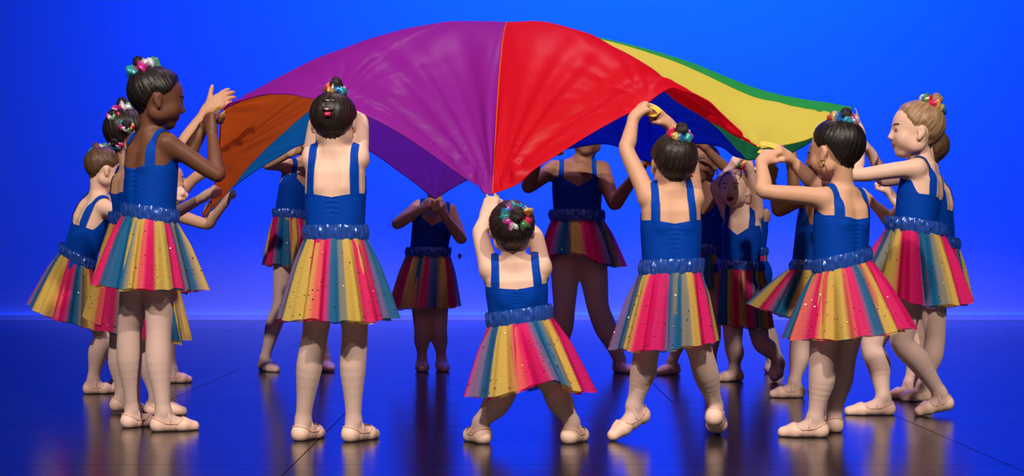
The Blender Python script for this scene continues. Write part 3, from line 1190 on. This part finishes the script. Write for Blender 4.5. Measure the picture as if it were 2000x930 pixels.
    r3 = cr_noise(rng, nu2, [(11, 0.5), (17, 0.5), (7, 0.4)])
    V2 = []
    a2 = np.arange(nu2) / nu2 * 2 * math.pi
    for j in range(nvb):
        v = j / (nvb - 1)
        puff = math.sin(v * math.pi)
        k = 1.035 + 0.034 * puff + 0.040 * puff * (r1 * (1 - v) + r2 * v) + 0.018 * math.sin(v * 9.4) * r3
        zz = bh * (0.28 - v * 1.0) + 0.0022 * (r2 if j == 0 else (r1 if j == nvb - 1 else r1 * 0.5))
        V2.append(bc_ + (np.cos(a2) * k)[:, None] * ba + (np.sin(a2) * k)[:, None] * bd + axs * np.reshape(zz, (-1, 1)))
    obj('waistband', mesh_from('waistband', np.concatenate(V2) - org, grid_faces(nu2, nvb)), M_SATIN, skirt)
    return root

# ------------------------------------------------------------------ the dancers
def foot(hp, hdy, tp, tdy, hl=0.0, tl=0.0):
    return ((hp, hdy, hl), (tp, tdy, tl))


# A: tall dancer, left front
dancer('tall dancer with black topknot at left front, back turned, hands on orange corner', 5.18, 38,
       neck=(297, 262), waist=(294, 402), hip=(296, 480), head=(310, 192, 0.205, 72, -10, 0),
       legs={'L': dict(knee=(254, 640, 0.03), foot=foot(240, 0.05, 300, 0.14)), 'R': dict(knee=(310, 645, -0.03), foot=foot(296, -0.05, 386, 0.0))},
       arms={'R': dict(elbow=(424, 342, -0.02), wrist=(414, 258, 0.06), hand=(408, 226, 0.08), palm=(0.6, 0.5, -0.2)),
             'L': dict(elbow=(368, 300, 0.10), wrist=(398, 248, 0.12), hand=(418, 228, 0.12), palm=(0.5, 0.0, -0.8))},
       band=((239, 403), (347, 418)), hem=((193, 556), (397, 566)), skin='deep', hair='black', bun=(274, 126, 0.0, 0.027, 0.75), seed=11, sw=0.085, ls=1.02,
       lift=(0.0, -0.005), be=0.55, scr=1.2)
# B: behind A
dancer('dancer behind the tall left one, black hair with several shiny scrunchies, open hand raised', 5.70, 50,
       neck=(262, 322), waist=(263, 420), hip=(262, 500), head=(256, 264, 0.195, 62, -5, 0),
       legs={'L': dict(knee=(235, 670, 0.04), foot=foot(216, 0.0, 270, 0.06, 0.012)), 'R': dict(knee=(290, 675, -0.03), foot=foot(285, -0.05, 362, -0.05))},
       arms={'R': dict(elbow=(352, 288, -0.02), wrist=(402, 218, 0.02), hand=(440, 190, 0.03), palm=(0.15, 1.0, -0.15), curl=(14, 24, 16), close=0.0, fan=0.25, z=1.12),
             'L': dict(elbow=(310, 350, 0.10), wrist=(338, 310, 0.15), hand=(352, 290, 0.15))},
       band=((214, 420), (312, 428)), hem=((180, 640), (362, 664)), skin='tan', hair='black', bun=(241, 206, 0.0, 0.028, 0.55), seed=12,
       extra_scr=((224, 226, -0.05, 0.023), (247, 246, -0.085, 0.021), (228, 276, -0.05, 0.024)), hem_flare=(3.14, 0.8, (-0.03, 0, 0.08)))
# C: far left, leaning
dancer('small dancer with light brown bun leaning forward at the far left edge', 6.50, 55,
       neck=(196, 384), waist=(158, 488), hip=(146, 530), head=(206, 330, 0.178, 62, -18, 0),
       legs={'R': dict(knee=(203, 655, -0.03), foot=foot(164, -0.03, 222, 0.0)), 'L': dict(knee=(225, 655, 0.05), foot=foot(214, 0.08, 265, 0.14))},
       arms={'R': dict(elbow=(290, 446, -0.22), wrist=(398, 385, -0.50), hand=(425, 365, -0.55), palm=(0.4, 0.4, -0.6)),
             'L': dict(elbow=(275, 400, 0.02), wrist=(330, 385, 0.0), hand=(350, 375, 0.0))},
       band=((124, 482), (186, 512)), hem=((62, 596), (225, 650)), skin='fair', hair='brown', bun=(190, 290, 0.0, 0.024, 0.5), seed=13, lean=-0.02, tw=0.92, sw=0.07)
# D: hidden behind A and B
dancer('dancer almost hidden behind the left group, arm stretched out to a pale loop', 7.0, 75,
       neck=(322, 402), waist=(318, 484), hip=(318, 540), head=(330, 352, 0.172, 72, 0, 0),
       legs={'R': dict(knee=(325, 640, -0.03), foot=foot(318, -0.02, 372, 0.02)), 'L': dict(knee=(310, 640, 0.06), foot=foot(290, 0.08, 340, 0.14))},
       arms={'R': dict(elbow=(404, 438, -0.12), wrist=(438, 398, -0.10), hand=(448, 378, -0.08), palm=(0.4, 0.4, -0.4)),
             'L': dict(elbow=(376, 352, 0.02), wrist=(422, 318, 0.0), hand=(441, 304, 0.0))},
       band=((285, 480), (352, 488)), hem=((275, 566), (368, 572)), skin='tan', hair='dark', bun=(305, 312, 0.0, 0.024, 0.5), seed=14, tw=0.92, sw=0.068)
# E: back view, left of centre
dancer('upright dancer seen from behind, two silver clips and a pink one in her hair', 4.87, 3,
       neck=(655, 298), waist=(655, 445), hip=(656, 520), head=(652, 238, 0.182, 4, -4, 0),
       legs={'L': dict(knee=(616, 650, 0.0), foot=foot(578, 0.0, 628, 0.13)), 'R': dict(knee=(693, 650, 0.0), foot=foot(674, -0.02, 735, 0.10))},
       arms={'L': dict(elbow=(617, 242, 0.13), wrist=(640, 215, 0.20), hand=(650, 195, 0.22), palm=(0.3, 0.6, -0.6)),
             'R': dict(elbow=(705, 240, 0.11), wrist=(672, 215, 0.20), hand=(662, 196, 0.22), palm=(-0.3, 0.6, -0.6))},
       band=((595, 448), (716, 448)), hem=((549, 622), (771, 622)), skin='fair', hair='dark', bun=(657, 165, -0.01, 0.0215, 0.95), seed=15, sw=0.077, pins=True, lift=(0.008, 0.008), strap_x=0.072, be=0.45)
# F: behind E
dancer('dancer half hidden behind the one with hair clips, pointed elbow out, fist raised', 7.70, 140,
       neck=(590, 318), waist=(572, 408), hip=(574, 462), head=(608, 276, 0.178, 150, 0, 0),
       legs={'R': dict(knee=(548, 595, -0.02), foot=foot(510, 0.03, 542, -0.10)), 'L': dict(knee=(612, 600, 0.03), foot=foot(632, 0.05, 646, -0.09))},
       arms={'R': dict(elbow=(522, 322, -0.10), wrist=(566, 300, -0.20), hand=(586, 290, -0.22), palm=(0.5, 0.5, -0.3)),
             'L': dict(elbow=(640, 330, -0.05), wrist=(612, 300, -0.18), hand=(600, 288, -0.2), palm=(-0.4, 0.3, -0.3))},
       band=((536, 412), (604, 416)), hem=((517, 516), (622, 520)), skin='tan', hair='dark', bun=(610, 236, 0.02, 0.022, 0.5), seed=16, tw=0.95, sw=0.072)
# G: facing us, behind the purple tip
dancer('small back row dancer facing us, fists at her throat, face behind violet cloth', 7.70, 178,
       neck=(850, 398), waist=(838, 486), hip=(838, 540), head=(850, 352, 0.172, 178, 5, 0),
       legs={'R': dict(knee=(824, 645, -0.02), foot=foot(824, 0.06, 825, -0.09)), 'L': dict(knee=(858, 645, -0.02), foot=foot(860, 0.07, 868, -0.08))},
       arms={'R': dict(elbow=(776, 437, -0.10), wrist=(820, 411, -0.17), hand=(836, 399, -0.19), palm=(0.7, 0.5, -0.1)),
             'L': dict(elbow=(901, 466, -0.06), wrist=(869, 424, -0.17), hand=(865, 406, -0.19), palm=(-0.7, 0.5, -0.1))},
       band=((795, 488), (879, 488)), hem=((757, 602), (893, 598)), skin='tan', hair='dark', bun=(850, 315, 0.02, 0.022, 0.5), seed=17, tw=1.02, sw=0.080, ls=0.95, ar=1.14)
# H: taller dancer facing us
dancer('tallest back row dancer facing us, arms held out under red and blue cloth', 7.60, 180,
       neck=(1128, 320), waist=(1127, 412), hip=(1128, 470), head=(1148, 266, 0.205, 196, 4, 0),
       legs={'R': dict(knee=(1102, 600, -0.02), foot=foot(1092, 0.05, 1080, -0.10)), 'L': dict(knee=(1168, 600, -0.02), foot=foot(1202, 0.04, 1232, -0.09))},
       arms={'R': dict(elbow=(1032, 365, -0.10), wrist=(1050, 310, -0.22), hand=(1060, 292, -0.25), palm=(0.2, 0.5, -0.5)),
             'L': dict(elbow=(1200, 398, -0.12), wrist=(1242, 342, -0.20), hand=(1258, 322, -0.22), palm=(-0.4, 0.2, 0.8), curl=(20, 25, 15), close=0.2, z=1.2)},
       band=((1076, 416), (1177, 416)), hem=((1052, 505), (1214, 522)), skin='brown', hair='black', bun=(1146, 222, 0.02, 0.026, 0.5), seed=18, tw=1.28, sw=0.125, ls=1.36, ar=1.3, foot_len=0.19, hem_flare=(4.5, 0.7, (0, 0, 0.045)))
# I: small crouching dancer at the front
dancer('smallest front dancer crouching with feet apart, arms up at the red and purple seam', 4.80, 0,
       neck=(1006, 512), waist=(1012, 612), hip=(1024, 690), head=(1000, 446, 0.175, 0, 16, 0, -0.02),
       legs={'L': dict(knee=(982, 770, 0.05), foot=foot(950, 0.0, 914, 0.12)), 'R': dict(knee=(1082, 758, 0.05), foot=foot(1106, 0.0, 1140, 0.12))},
       arms={'L': dict(elbow=(938, 458, 0.05), wrist=(948, 424, 0.10), hand=(956, 402, 0.11), palm=(0.5, 0.7, -0.2)),
             'R': dict(elbow=(1046, 462, 0.10), wrist=(1002, 420, 0.14), hand=(974, 406, 0.12), palm=(-0.3, 0.5, -0.5))},
       band=((957, 618), (1070, 602)), hem=((914, 772), (1146, 764)), skin='fair', hair='dark', bun=(1010, 421, -0.085, 0.026, 0.5), seed=19, tw=1.0, sw=0.083, lean=-0.02,
       lift=(0.010, 0.006), be=0.58, scr=1.1, hem_flare=(4.9, 0.55, (0.03, 0.0, 0.055)))
# J: reaching up, right of centre
dancer('dancer on tiptoe seen from behind, one arm reaching up to the red edge', 4.90, -4,
       neck=(1310, 374), waist=(1311, 512), hip=(1306, 580), head=(1315, 317, 0.182, -8, 4, 0),
       legs={'L': dict(knee=(1262, 690, 0.0), foot=foot(1268, 0.06, 1194, -0.02, 0.066)), 'R': dict(knee=(1368, 690, 0.02), foot=foot(1392, 0.04, 1402, 0.17, 0.055))},
       arms={'L': dict(elbow=(1224, 294, 0.05), wrist=(1237, 232, 0.10), hand=(1254, 208, 0.12), palm=(0.7, 0.3, -0.5)),
             'R': dict(elbow=(1347, 302, 0.14), wrist=(1310, 246, 0.14), hand=(1288, 222, 0.13), palm=(-0.6, 0.4, -0.6))},
       band=((1255, 516), (1368, 512)), hem=((1203, 682), (1398, 668)), skin='warm', hair='dark', bun=(1331, 255, -0.055, 0.024, 0.7), seed=20, sw=0.075, lift=(0.01, 0.005), be=0.59, strap_x=0.062)
# K: behind J
dancer('dancer half hidden behind the tiptoe one, face towards us, forearm raised over her brow', 7.50, 205,
       neck=(1384, 366), waist=(1384, 478), hip=(1380, 530), head=(1372, 318, 0.195, 212, 0, 0),
       legs={'R': dict(knee=(1335, 630, -0.02), foot=foot(1326, 0.0, 1284, -0.06)), 'L': dict(knee=(1392, 630, 0.02), foot=foot(1392, 0.06, 1380, -0.08))},
       arms={'L': dict(elbow=(1424, 336, -0.10), wrist=(1376, 288, -0.20), hand=(1358, 272, -0.22), palm=(-0.4, 0.3, -0.6)),
             'R': dict(elbow=(1320, 340, -0.1), wrist=(1288, 325, -0.2), hand=(1275, 318, -0.2), palm=(0.4, 0.3, 0.6))},
       band=((1342, 480), (1408, 484)), hem=((1330, 562), (1424, 560)), skin='brown', hair='black', bun=(1372, 276, 0.05, 0.025, 0.5), seed=21, tw=1.0, sw=0.085, earring=True)
# Q: behind L
dancer('dancer almost wholly hidden behind the laughing one, only dark hair and ear showing', 7.62, 200,
       neck=(1470, 408), waist=(1464, 486), hip=(1468, 535), head=(1466, 366, 0.175, 215, 0, 0),
       legs={'R': dict(knee=(1482, 630, 0.0), foot=foot(1508, 0.04, 1505, -0.10)), 'L': dict(knee=(1492, 630, 0.03), foot=foot(1520, 0.06, 1518, -0.08))},
       arms={'R': dict(elbow=(1440, 400, -0.05), wrist=(1440, 360, -0.1), hand=(1440, 340, -0.1)),
             'L': dict(elbow=(1488, 430, 0.02), wrist=(1470, 390, 0.08), hand=(1468, 372, 0.1))},
       band=((1436, 488), (1494, 488)), hem=((1420, 562), (1500, 562)), skin='tan', hair='black', bun=(1468, 330, 0.05, 0.020, 0.5), seed=22, tw=0.85, sw=0.06)
# L: laughing small dancer
dancer('laughing small dancer with open mouth facing us, both fists raised overhead', 7.10, 205,
       neck=(1450, 412), waist=(1447, 508), hip=(1449, 562), head=(1434, 369, 0.178, 206, 6, 0, -0.05),
       legs={'R': dict(knee=(1432, 672, -0.03), foot=foot(1450, 0.0, 1403, -0.03)), 'L': dict(knee=(1486, 668, 0.0), foot=foot(1525, 0.06, 1512, -0.05, 0.066))},
       arms={'R': dict(elbow=(1397, 368, 0.0), wrist=(1431, 322, 0.02), hand=(1445, 302, 0.02), palm=(0.4, 0.4, -0.3)),
             'L': dict(elbow=(1476, 370, -0.08), wrist=(1465, 332, -0.10), hand=(1461, 313, -0.10), palm=(-0.4, 0.4, -0.3))},
       band=((1406, 512), (1489, 516)), hem=((1402, 632), (1506, 640)), skin='fair', hair='blonde', bun=(1442, 327, 0.08, 0.020, 0.5), seed=23, tw=0.95, sw=0.072, mouth=True,
       lift=(0.02, 0.02))
# M: behind N
dancer('dancer hidden behind the right front one with earrings, bent elbow below crossed arms', 6.35, -55,
       neck=(1602, 366), waist=(1584, 506), hip=(1586, 560), head=(1613, 306, 0.190, -70, 0, 0),
       legs={'L': dict(knee=(1562, 670, -0.03), foot=foot(1570, -0.04, 1504, -0.04)), 'R': dict(knee=(1620, 670, 0.06), foot=foot(1640, 0.08, 1580, 0.12))},
       arms={'L': dict(elbow=(1522, 412, -0.06), wrist=(1505, 352, 0.02), hand=(1510, 330, 0.04), palm=(-0.4, 0.3, -0.3)),
             'R': dict(elbow=(1552, 372, 0.1), wrist=(1545, 325, 0.1), hand=(1545, 305, 0.1), palm=(-0.4, -0.3, -0.3))},
       band=((1546, 512), (1628, 516)), hem=((1478, 606), (1640, 636)), skin='brown', hair='black', bun=(1625, 262, 0.02, 0.024, 0.5), seed=24, tw=0.95, sw=0.075,
       hem_flare=(3.3, 0.7, (-0.02, 0, 0.02)))
# N: right front
dancer('right front dancer with gold hoop earrings, arms crossed at the yellow corner', 5.00, -32,
       neck=(1645, 372), waist=(1642, 498), hip=(1645, 575), head=(1631, 293, 0.200, -42, -6, 0),
       legs={'L': dict(knee=(1606, 695, -0.03), foot=foot(1616, -0.02, 1522, 0.0)), 'R': dict(knee=(1647, 700, 0.06), foot=foot(1632, 0.09, 1622, 0.24))},
       arms={'L': dict(elbow=(1494, 374, -0.06), wrist=(1487, 318, 0.03), hand=(1506, 297, 0.07), palm=(0.2, 0.6, -0.7)),
             'R': dict(elbow=(1590, 358, 0.14), wrist=(1544, 312, 0.10), hand=(1528, 297, 0.08), palm=(-0.3, 0.5, -0.7))},
       band=((1592, 514), (1696, 490)), hem=((1536, 662), (1776, 640)), skin='warm', hair='black', bun=(1651, 226, -0.02, 0.023, 0.8), be=0.6, scr=1.25, seed=25, sw=0.084, earring=True, ls=1.02)
# O: blonde profile
dancer('tall dancer with blonde bun in profile at right, striding and lifting green corner', 5.65, -62,
       neck=(1803, 318), waist=(1790, 436), hip=(1786, 520), head=(1786, 254, 0.212, -88, 0, 0),
       legs={'L': dict(knee=(1762, 668, -0.04), foot=foot(1862, -0.03, 1790, -0.04, 0.03)), 'R': dict(knee=(1704, 672, 0.06), foot=foot(1746, 0.0, 1652, 0.0))},
       arms={'L': dict(elbow=(1672, 342, -0.08), wrist=(1680, 262, 0.02), hand=(1672, 228, 0.05), palm=(-0.8, 0.2, -0.3)),
             'R': dict(elbow=(1728, 352, 0.15), wrist=(1704, 304, 0.15), hand=(1690, 284, 0.15), palm=(-0.6, 0.0, -0.7))},
       band=((1732, 430), (1846, 446)), hem=((1700, 592), (1893, 592)), skin='fair', hair='blonde', bun=(1826, 198, 0.0, 0.028, 0.7), scr=1.1, seed=26, sw=0.090, tw=1.05, ls=1.05,
       hem_flare=(3.3, 0.6, (-0.03, 0, 0.13)))
# P: behind O
dancer('dancer hidden behind the blonde profile dancer, fist held low, skirt edge far right', 6.20, -60,
       neck=(1818, 348), waist=(1828, 462), hip=(1826, 525), head=(1806, 292, 0.182, -78, 0, 0),
       legs={'L': dict(knee=(1826, 660, -0.03), foot=foot(1822, -0.04, 1776, -0.04)), 'R': dict(knee=(1796, 660, 0.06), foot=foot(1796, 0.06, 1742, 0.06))},
       arms={'L': dict(elbow=(1738, 428, -0.05), wrist=(1702, 395, -0.02), hand=(1688, 376, 0.0), palm=(-0.6, 0.2, -0.6)),
             'R': dict(elbow=(1770, 420, 0.15), wrist=(1740, 380, 0.2), hand=(1730, 365, 0.2))},
       band=((1780, 462), (1872, 472)), hem=((1764, 598), (1892, 592)), skin='fair', hair='brown', bun=(1822, 250, 0.02, 0.022, 0.5), seed=27, tw=0.98, sw=0.078)

# ------------------------------------------------------------------ the play parachute
# rim control points (seen from above, anticlockwise from the front): pixel column, row, depth, rise profile at 1/4, 1/2, 3/4 of the way out
RIM = [
    (962, 378, 4.95, 'seam'), (1030, 338, 4.93, ''), (1110, 288, 4.95, ''), (1200, 236, 5.0, ''), (1262, 202, 5.03, ''), (1312, 173, 5.12, ''), (1365, 190, 5.18, ''), (1425, 238, 5.16, ''),
    (1477, 286, 5.12, 'seam'), (1530, 283, 5.28, ''), (1590, 266, 5.45, ''),
    (1646, 225, 5.68, 'seam'), (1664, 211, 5.82, ''), (1612, 256, 6.05, ''), (1545, 298, 6.3, ''), (1500, 302, 6.55, ''),
    (1458, 312, 6.85, 'seam'), (1400, 284, 7.1, ''), (1330, 284, 7.25, ''), (1270, 316, 7.2, ''), (1190, 282, 7.3, ''),
    (1100, 292, 7.35, 'seam'), (1000, 300, 7.45, ''), (925, 345, 7.48, ''), (862, 380, 7.47, ''), (850, 388, 7.47, ''), (838, 380, 7.47, ''), (785, 340, 7.45, ''), (715, 290, 7.42, ''),
    (655, 258, 7.4, 'seam'), (590, 282, 7.35, ''), (520, 320, 7.15, ''), (450, 368, 6.9, ''),
    (398, 424, 6.6, 'seam'), (418, 375, 6.3, ''), (428, 312, 5.95, ''), (432, 255, 5.6, ''),
    (438, 214, 5.36, 'seam'), (485, 190, 5.22, ''), (550, 183, 5.10, ''), (615, 193, 5.05, ''), (655, 203, 5.05, ''), (740, 237, 4.98, ''), (850, 305, 4.95, ''), (915, 350, 4.95, ''),
]
nR = len(RIM)
rim3 = np.array([W(a, b_, c_) for a, b_, c_, _ in RIM])
APEX = np.array((-0.01, 6.05, 1.545))


def prof(px, py, dp):
    """fall of the cloth from crown to rim at 1/4, 1/2, 3/4 for a rim point"""
    x = (px - 1000) / (FPX / dp)
    right = min(1, max(0, (x - 0.45) / 0.6)) * max(0, 1 - max(0, dp - 5.9) / 0.5)
    left = min(1, max(0, (-x - 0.6) / 0.5))
    base = np.array((0.055, 0.235, 0.56))
    r_ = np.array((0.15, 0.42, 0.80))
    l_ = np.array((0.065, 0.26, 0.57))
    return base * (1 - right) * (1 - left) + r_ * right + l_ * left


pf = np.array([prof(*r[:3]) for r in RIM])


def per_cubic(vals, n):
    """periodic Catmull-Rom through vals, n samples per span"""
    vals = np.asarray(vals)
    out = []
    N_ = len(vals)
    for i in range(N_):
        p0, p1, p2, p3 = vals[i - 1], vals[i], vals[(i + 1) % N_], vals[(i + 2) % N_]
        for k in range(n):
            t = k / n
            out.append(0.5 * (2 * p1 + (p2 - p0) * t + (2 * p0 - 5 * p1 + 4 * p2 - p3) * t * t + (3 * p1 - p0 - 3 * p2 + p3) * t ** 3))
    return np.array(out)


SP = 14
rimc = per_cubic(rim3, SP)
pfc = per_cubic(pf, SP)
nT = len(rimc)
NR = 64
rs = np.linspace(0, 1, NR) ** 0.8
rs[0] = 0.004


def chute_points():
    f4 = np.stack([np.zeros(nT), pfc[:, 0], pfc[:, 1], pfc[:, 2], np.ones(nT)], -1)
    knots = np.array((0, 0.25, 0.5, 0.75, 1.0))
    P = np.zeros((NR, nT, 3))
    for j, r in enumerate(rs):
        # monotone cubic through the knots, flat at the crown
        i = min(3, int(np.searchsorted(knots, r, side='right') - 1))
        t = (r - knots[i]) / 0.25
        m = np.zeros((5, nT))
        for k in range(1, 4):
            m[k] = (f4[:, k + 1] - f4[:, k - 1]) / 2
        m[4] = np.maximum(0.0, (f4[:, 4] - f4[:, 3]))
        a, c_ = f4[:, i], f4[:, i + 1]
        fz = (2 * t ** 3 - 3 * t ** 2 + 1) * a + (t ** 3 - 2 * t ** 2 + t) * m[i] + (-2 * t ** 3 + 3 * t ** 2) * c_ + (t ** 3 - t ** 2) * m[i + 1]
        P[j, :, :2] = APEX[:2] + (rimc[:, :2] - APEX[:2]) * r
        P[j, :, 2] = APEX[2] + (rimc[:, 2] - APEX[2]) * fz
    return P


CP = chute_points()
# tension folds fanning out from the held points
HOLD = [(0, 1.5), (8, 0.7), (12, 0.5), (16, 0.6), (19, 0.6), (21, 0.4), (25, 0.6), (30, 0.5), (33, 0.8), (35, 0.6), (37, 0.6), (4, 0.35), (41, 0.35)]
du = np.gradient(CP, axis=1)
dr = np.gradient(CP, axis=0)
nrm = np.cross(du, dr)
nrm /= np.linalg.norm(nrm, axis=2, keepdims=True) + 1e-9
nrm *= np.where(nrm[:, :, 2:3] < 0, -1, 1)
disp = np.zeros((NR, nT))
rr_ = random.Random(5)
for hi_, amp in HOLD:
    c0 = hi_ * SP
    h3 = rimc[c0]
    rad = norm(APEX - h3)
    tan = norm(rimc[(c0 + 3) % nT] - rimc[c0 - 3])
    tan = norm(tan - rad * (tan @ rad))
    q = CP - h3
    rho = np.linalg.norm(q, axis=2)
    ph = np.arctan2(q @ tan, q @ rad)
    k1, k2, k3 = 19 + rr_.random() * 4, 31 + rr_.random() * 5, 11 + rr_.random() * 3
    wv = 0.5 * np.sin(k1 * ph + rr_.random() * 6) + 0.35 * np.sin(k2 * ph + rr_.random() * 6 + 3 * rho) + 0.45 * np.sin(k3 * ph + rr_.random() * 6)
    env = np.clip(rho / 0.12, 0, 1) * np.exp(-(rho / (0.62 if hi_ == 0 else 0.36)) ** 1.6)
    disp += 0.0135 * amp * wv * env
# loose billow over the whole cloth
xx, yy = CP[:, :, 0], CP[:, :, 1]
disp += 0.003 * np.sin(xx * 5.1 + yy * 2.3) * np.sin(yy * 4.2 - xx * 1.7) * np.clip(1.2 - rs[:, None], 0, 1)
CP = CP + nrm * disp[:, :, None]

CH_COL = {'red': (0.80, 0.006, 0.020), 'yellow': (0.90, 0.80, 0.11), 'green': (0.03, 0.42, 0.09), 'blue': (0.004, 0.025, 0.48), 'violet': (0.45, 0.06, 0.42),
          'cyan': (0.01, 0.28, 0.60), 'orange': (0.88, 0.15, 0.015), 'purple': (0.34, 0.018, 0.40)}
seams = [i for i, r in enumerate(RIM) if r[3] == 'seam']
names = ['red', 'yellow', 'green', 'blue', 'violet', 'cyan', 'orange', 'purple']
corg = np.array((APEX[0], APEX[1], 0.0))
chute = empty('parachute', corg, 'rainbow play parachute billowing up over the ring of dancers', 'parachute')


def nylon(name, rgb):
    m = vcol_cloth('nylon_' + name, transl=0.42, transp=0.0, gloss=0.010, rough=0.42)
    nt = m.node_tree
    at = [n for n in nt.nodes if n.type == 'ATTRIBUTE'][0]
    tc = nt.nodes.new('ShaderNodeTexCoord')
    nz = nt.nodes.new('ShaderNodeTexNoise')
    nz.inputs['Scale'].default_value = 300
    mx = nt.nodes.new('ShaderNodeMix')
    mx.data_type = 'RGBA'
    mx.inputs[6].default_value = (*[c_ * 0.93 for c_ in rgb], 1)
    mx.inputs[7].default_value = (*[min(1, c_ * 1.05) for c_ in rgb], 1)
    nt.links.new(tc.outputs['Object'], nz.inputs['Vector'])
    nt.links.new(nz.outputs['Fac'], mx.inputs[0])
    for l in list(nt.links):
        if l.from_node == at:
            to = l.to_socket
            nt.links.remove(l)
            nt.links.new(mx.outputs[2], to)
    nt.nodes.remove(at)
    return m


for k, nm in enumerate(names):
    a = seams[k] * SP
    b_ = (seams[(k + 1) % 8] * SP) if k < 7 else nT
    idx = np.arange(a, b_ + 1) % nT
    sub = CP[:, idx]
    nu_ = len(idx)
    me_ = mesh_from('gore', sub.reshape(-1, 3) - corg, grid_faces(nu_, NR, wrap_u=False))
    g_ = obj('gore', me_, nylon(nm, CH_COL[nm]), chute, label=nm + ' nylon gore of the parachute')
    # stitched hem along the rim of the gore
    tv, tf = tube(CP[-1, idx] + np.array((0, 0, 0.0)), 0.0028, 5)
    obj('hem', mesh_from('hem', tv - corg, tf), g_.data.materials[0], g_)
# seam tapes
for k, nm in enumerate(names):
    c0 = seams[k] * SP
    pth = CP[2:, c0] + nrm[2:, c0] * 0.001
    tv, tf = tube(pth, 0.0026, 5)
    obj('seam', mesh_from('seam', tv - corg, tf), bpy.data.materials['nylon_' + {'red': 'orange'}.get(nm, nm)], chute)


def handle(rp, hand, width=0.022, mat=M_STRAP):
    """a webbing loop sewn to the rim: out from the rim to the fist and back"""
    rp = np.asarray(rp)
    hand = np.asarray(hand)
    ax_ = norm(hand - rp)
    sd = norm(np.cross(ax_, (0.0, 1.0, 0.12)))
    nn = np.cross(sd, ax_)
    L = np.linalg.norm(hand - rp)
    path = []
    for t in np.linspace(0, 1, 21):
        a = math.pi * (t - 0.5)
        path.append(rp + ax_ * (L * (0.15 + 0.85 * math.cos(a))) + sd * 0.013 * math.sin(a) * (1.0 + 0.4 * math.cos(a)))
    path = np.array(path)
    V, Fq = [], []
    for p in path:
        for s_, e_ in ((-1, -1), (1, -1), (1, 1), (-1, 1)):
            V.append(p + norm(sd * 0.6 + nn * 0.8) * s_ * width / 2 + (p - rp - ax_ * L * 0.5) * 0.02 * e_ + sd * 0.0009 * e_)
    n_ = len(path)
    Fq = grid_faces(4, n_).tolist() + [[0, 3, 2, 1], [4 * n_ - 4, 4 * n_ - 3, 4 * n_ - 2, 4 * n_ - 1]]
    obj('handle', mesh_from('handle', np.array(V) - corg, Fq, smooth=False), mat, chute, label='webbing loop handle')


handle(rimc[0], W(964, 402, 4.90))
handle(rimc[4 * SP] + np.array((-0.01, 0, -0.012)), W(1288, 222, 4.99))
handle(rimc[8 * SP], W(1522, 294, 5.06))
handle(rimc[12 * SP], W(1672, 228, 5.72))
handle(rimc[16 * SP], W(1450, 318, 6.98))
handle(rimc[14 * SP], W(1545, 312, 6.42))
handle(rimc[21 * SP], W(1085, 300, 7.36))
handle(rimc[19 * SP], W(1262, 324, 7.38))
handle(rimc[25 * SP], W(851, 412, 7.46))
handle(rimc[30 * SP], W(590, 284, 7.48))
handle(rimc[33 * SP], W(412, 398, 6.0), mat=M_STRAP)
handle(rimc[32 * SP], W(450, 384, 6.9), mat=simple('pale_webbing', (0.75, 0.72, 0.8), rough=0.6))
handle(rimc[37 * SP], W(414, 232, 5.28))
handle(rimc[41 * SP], W(655, 212, 5.08))
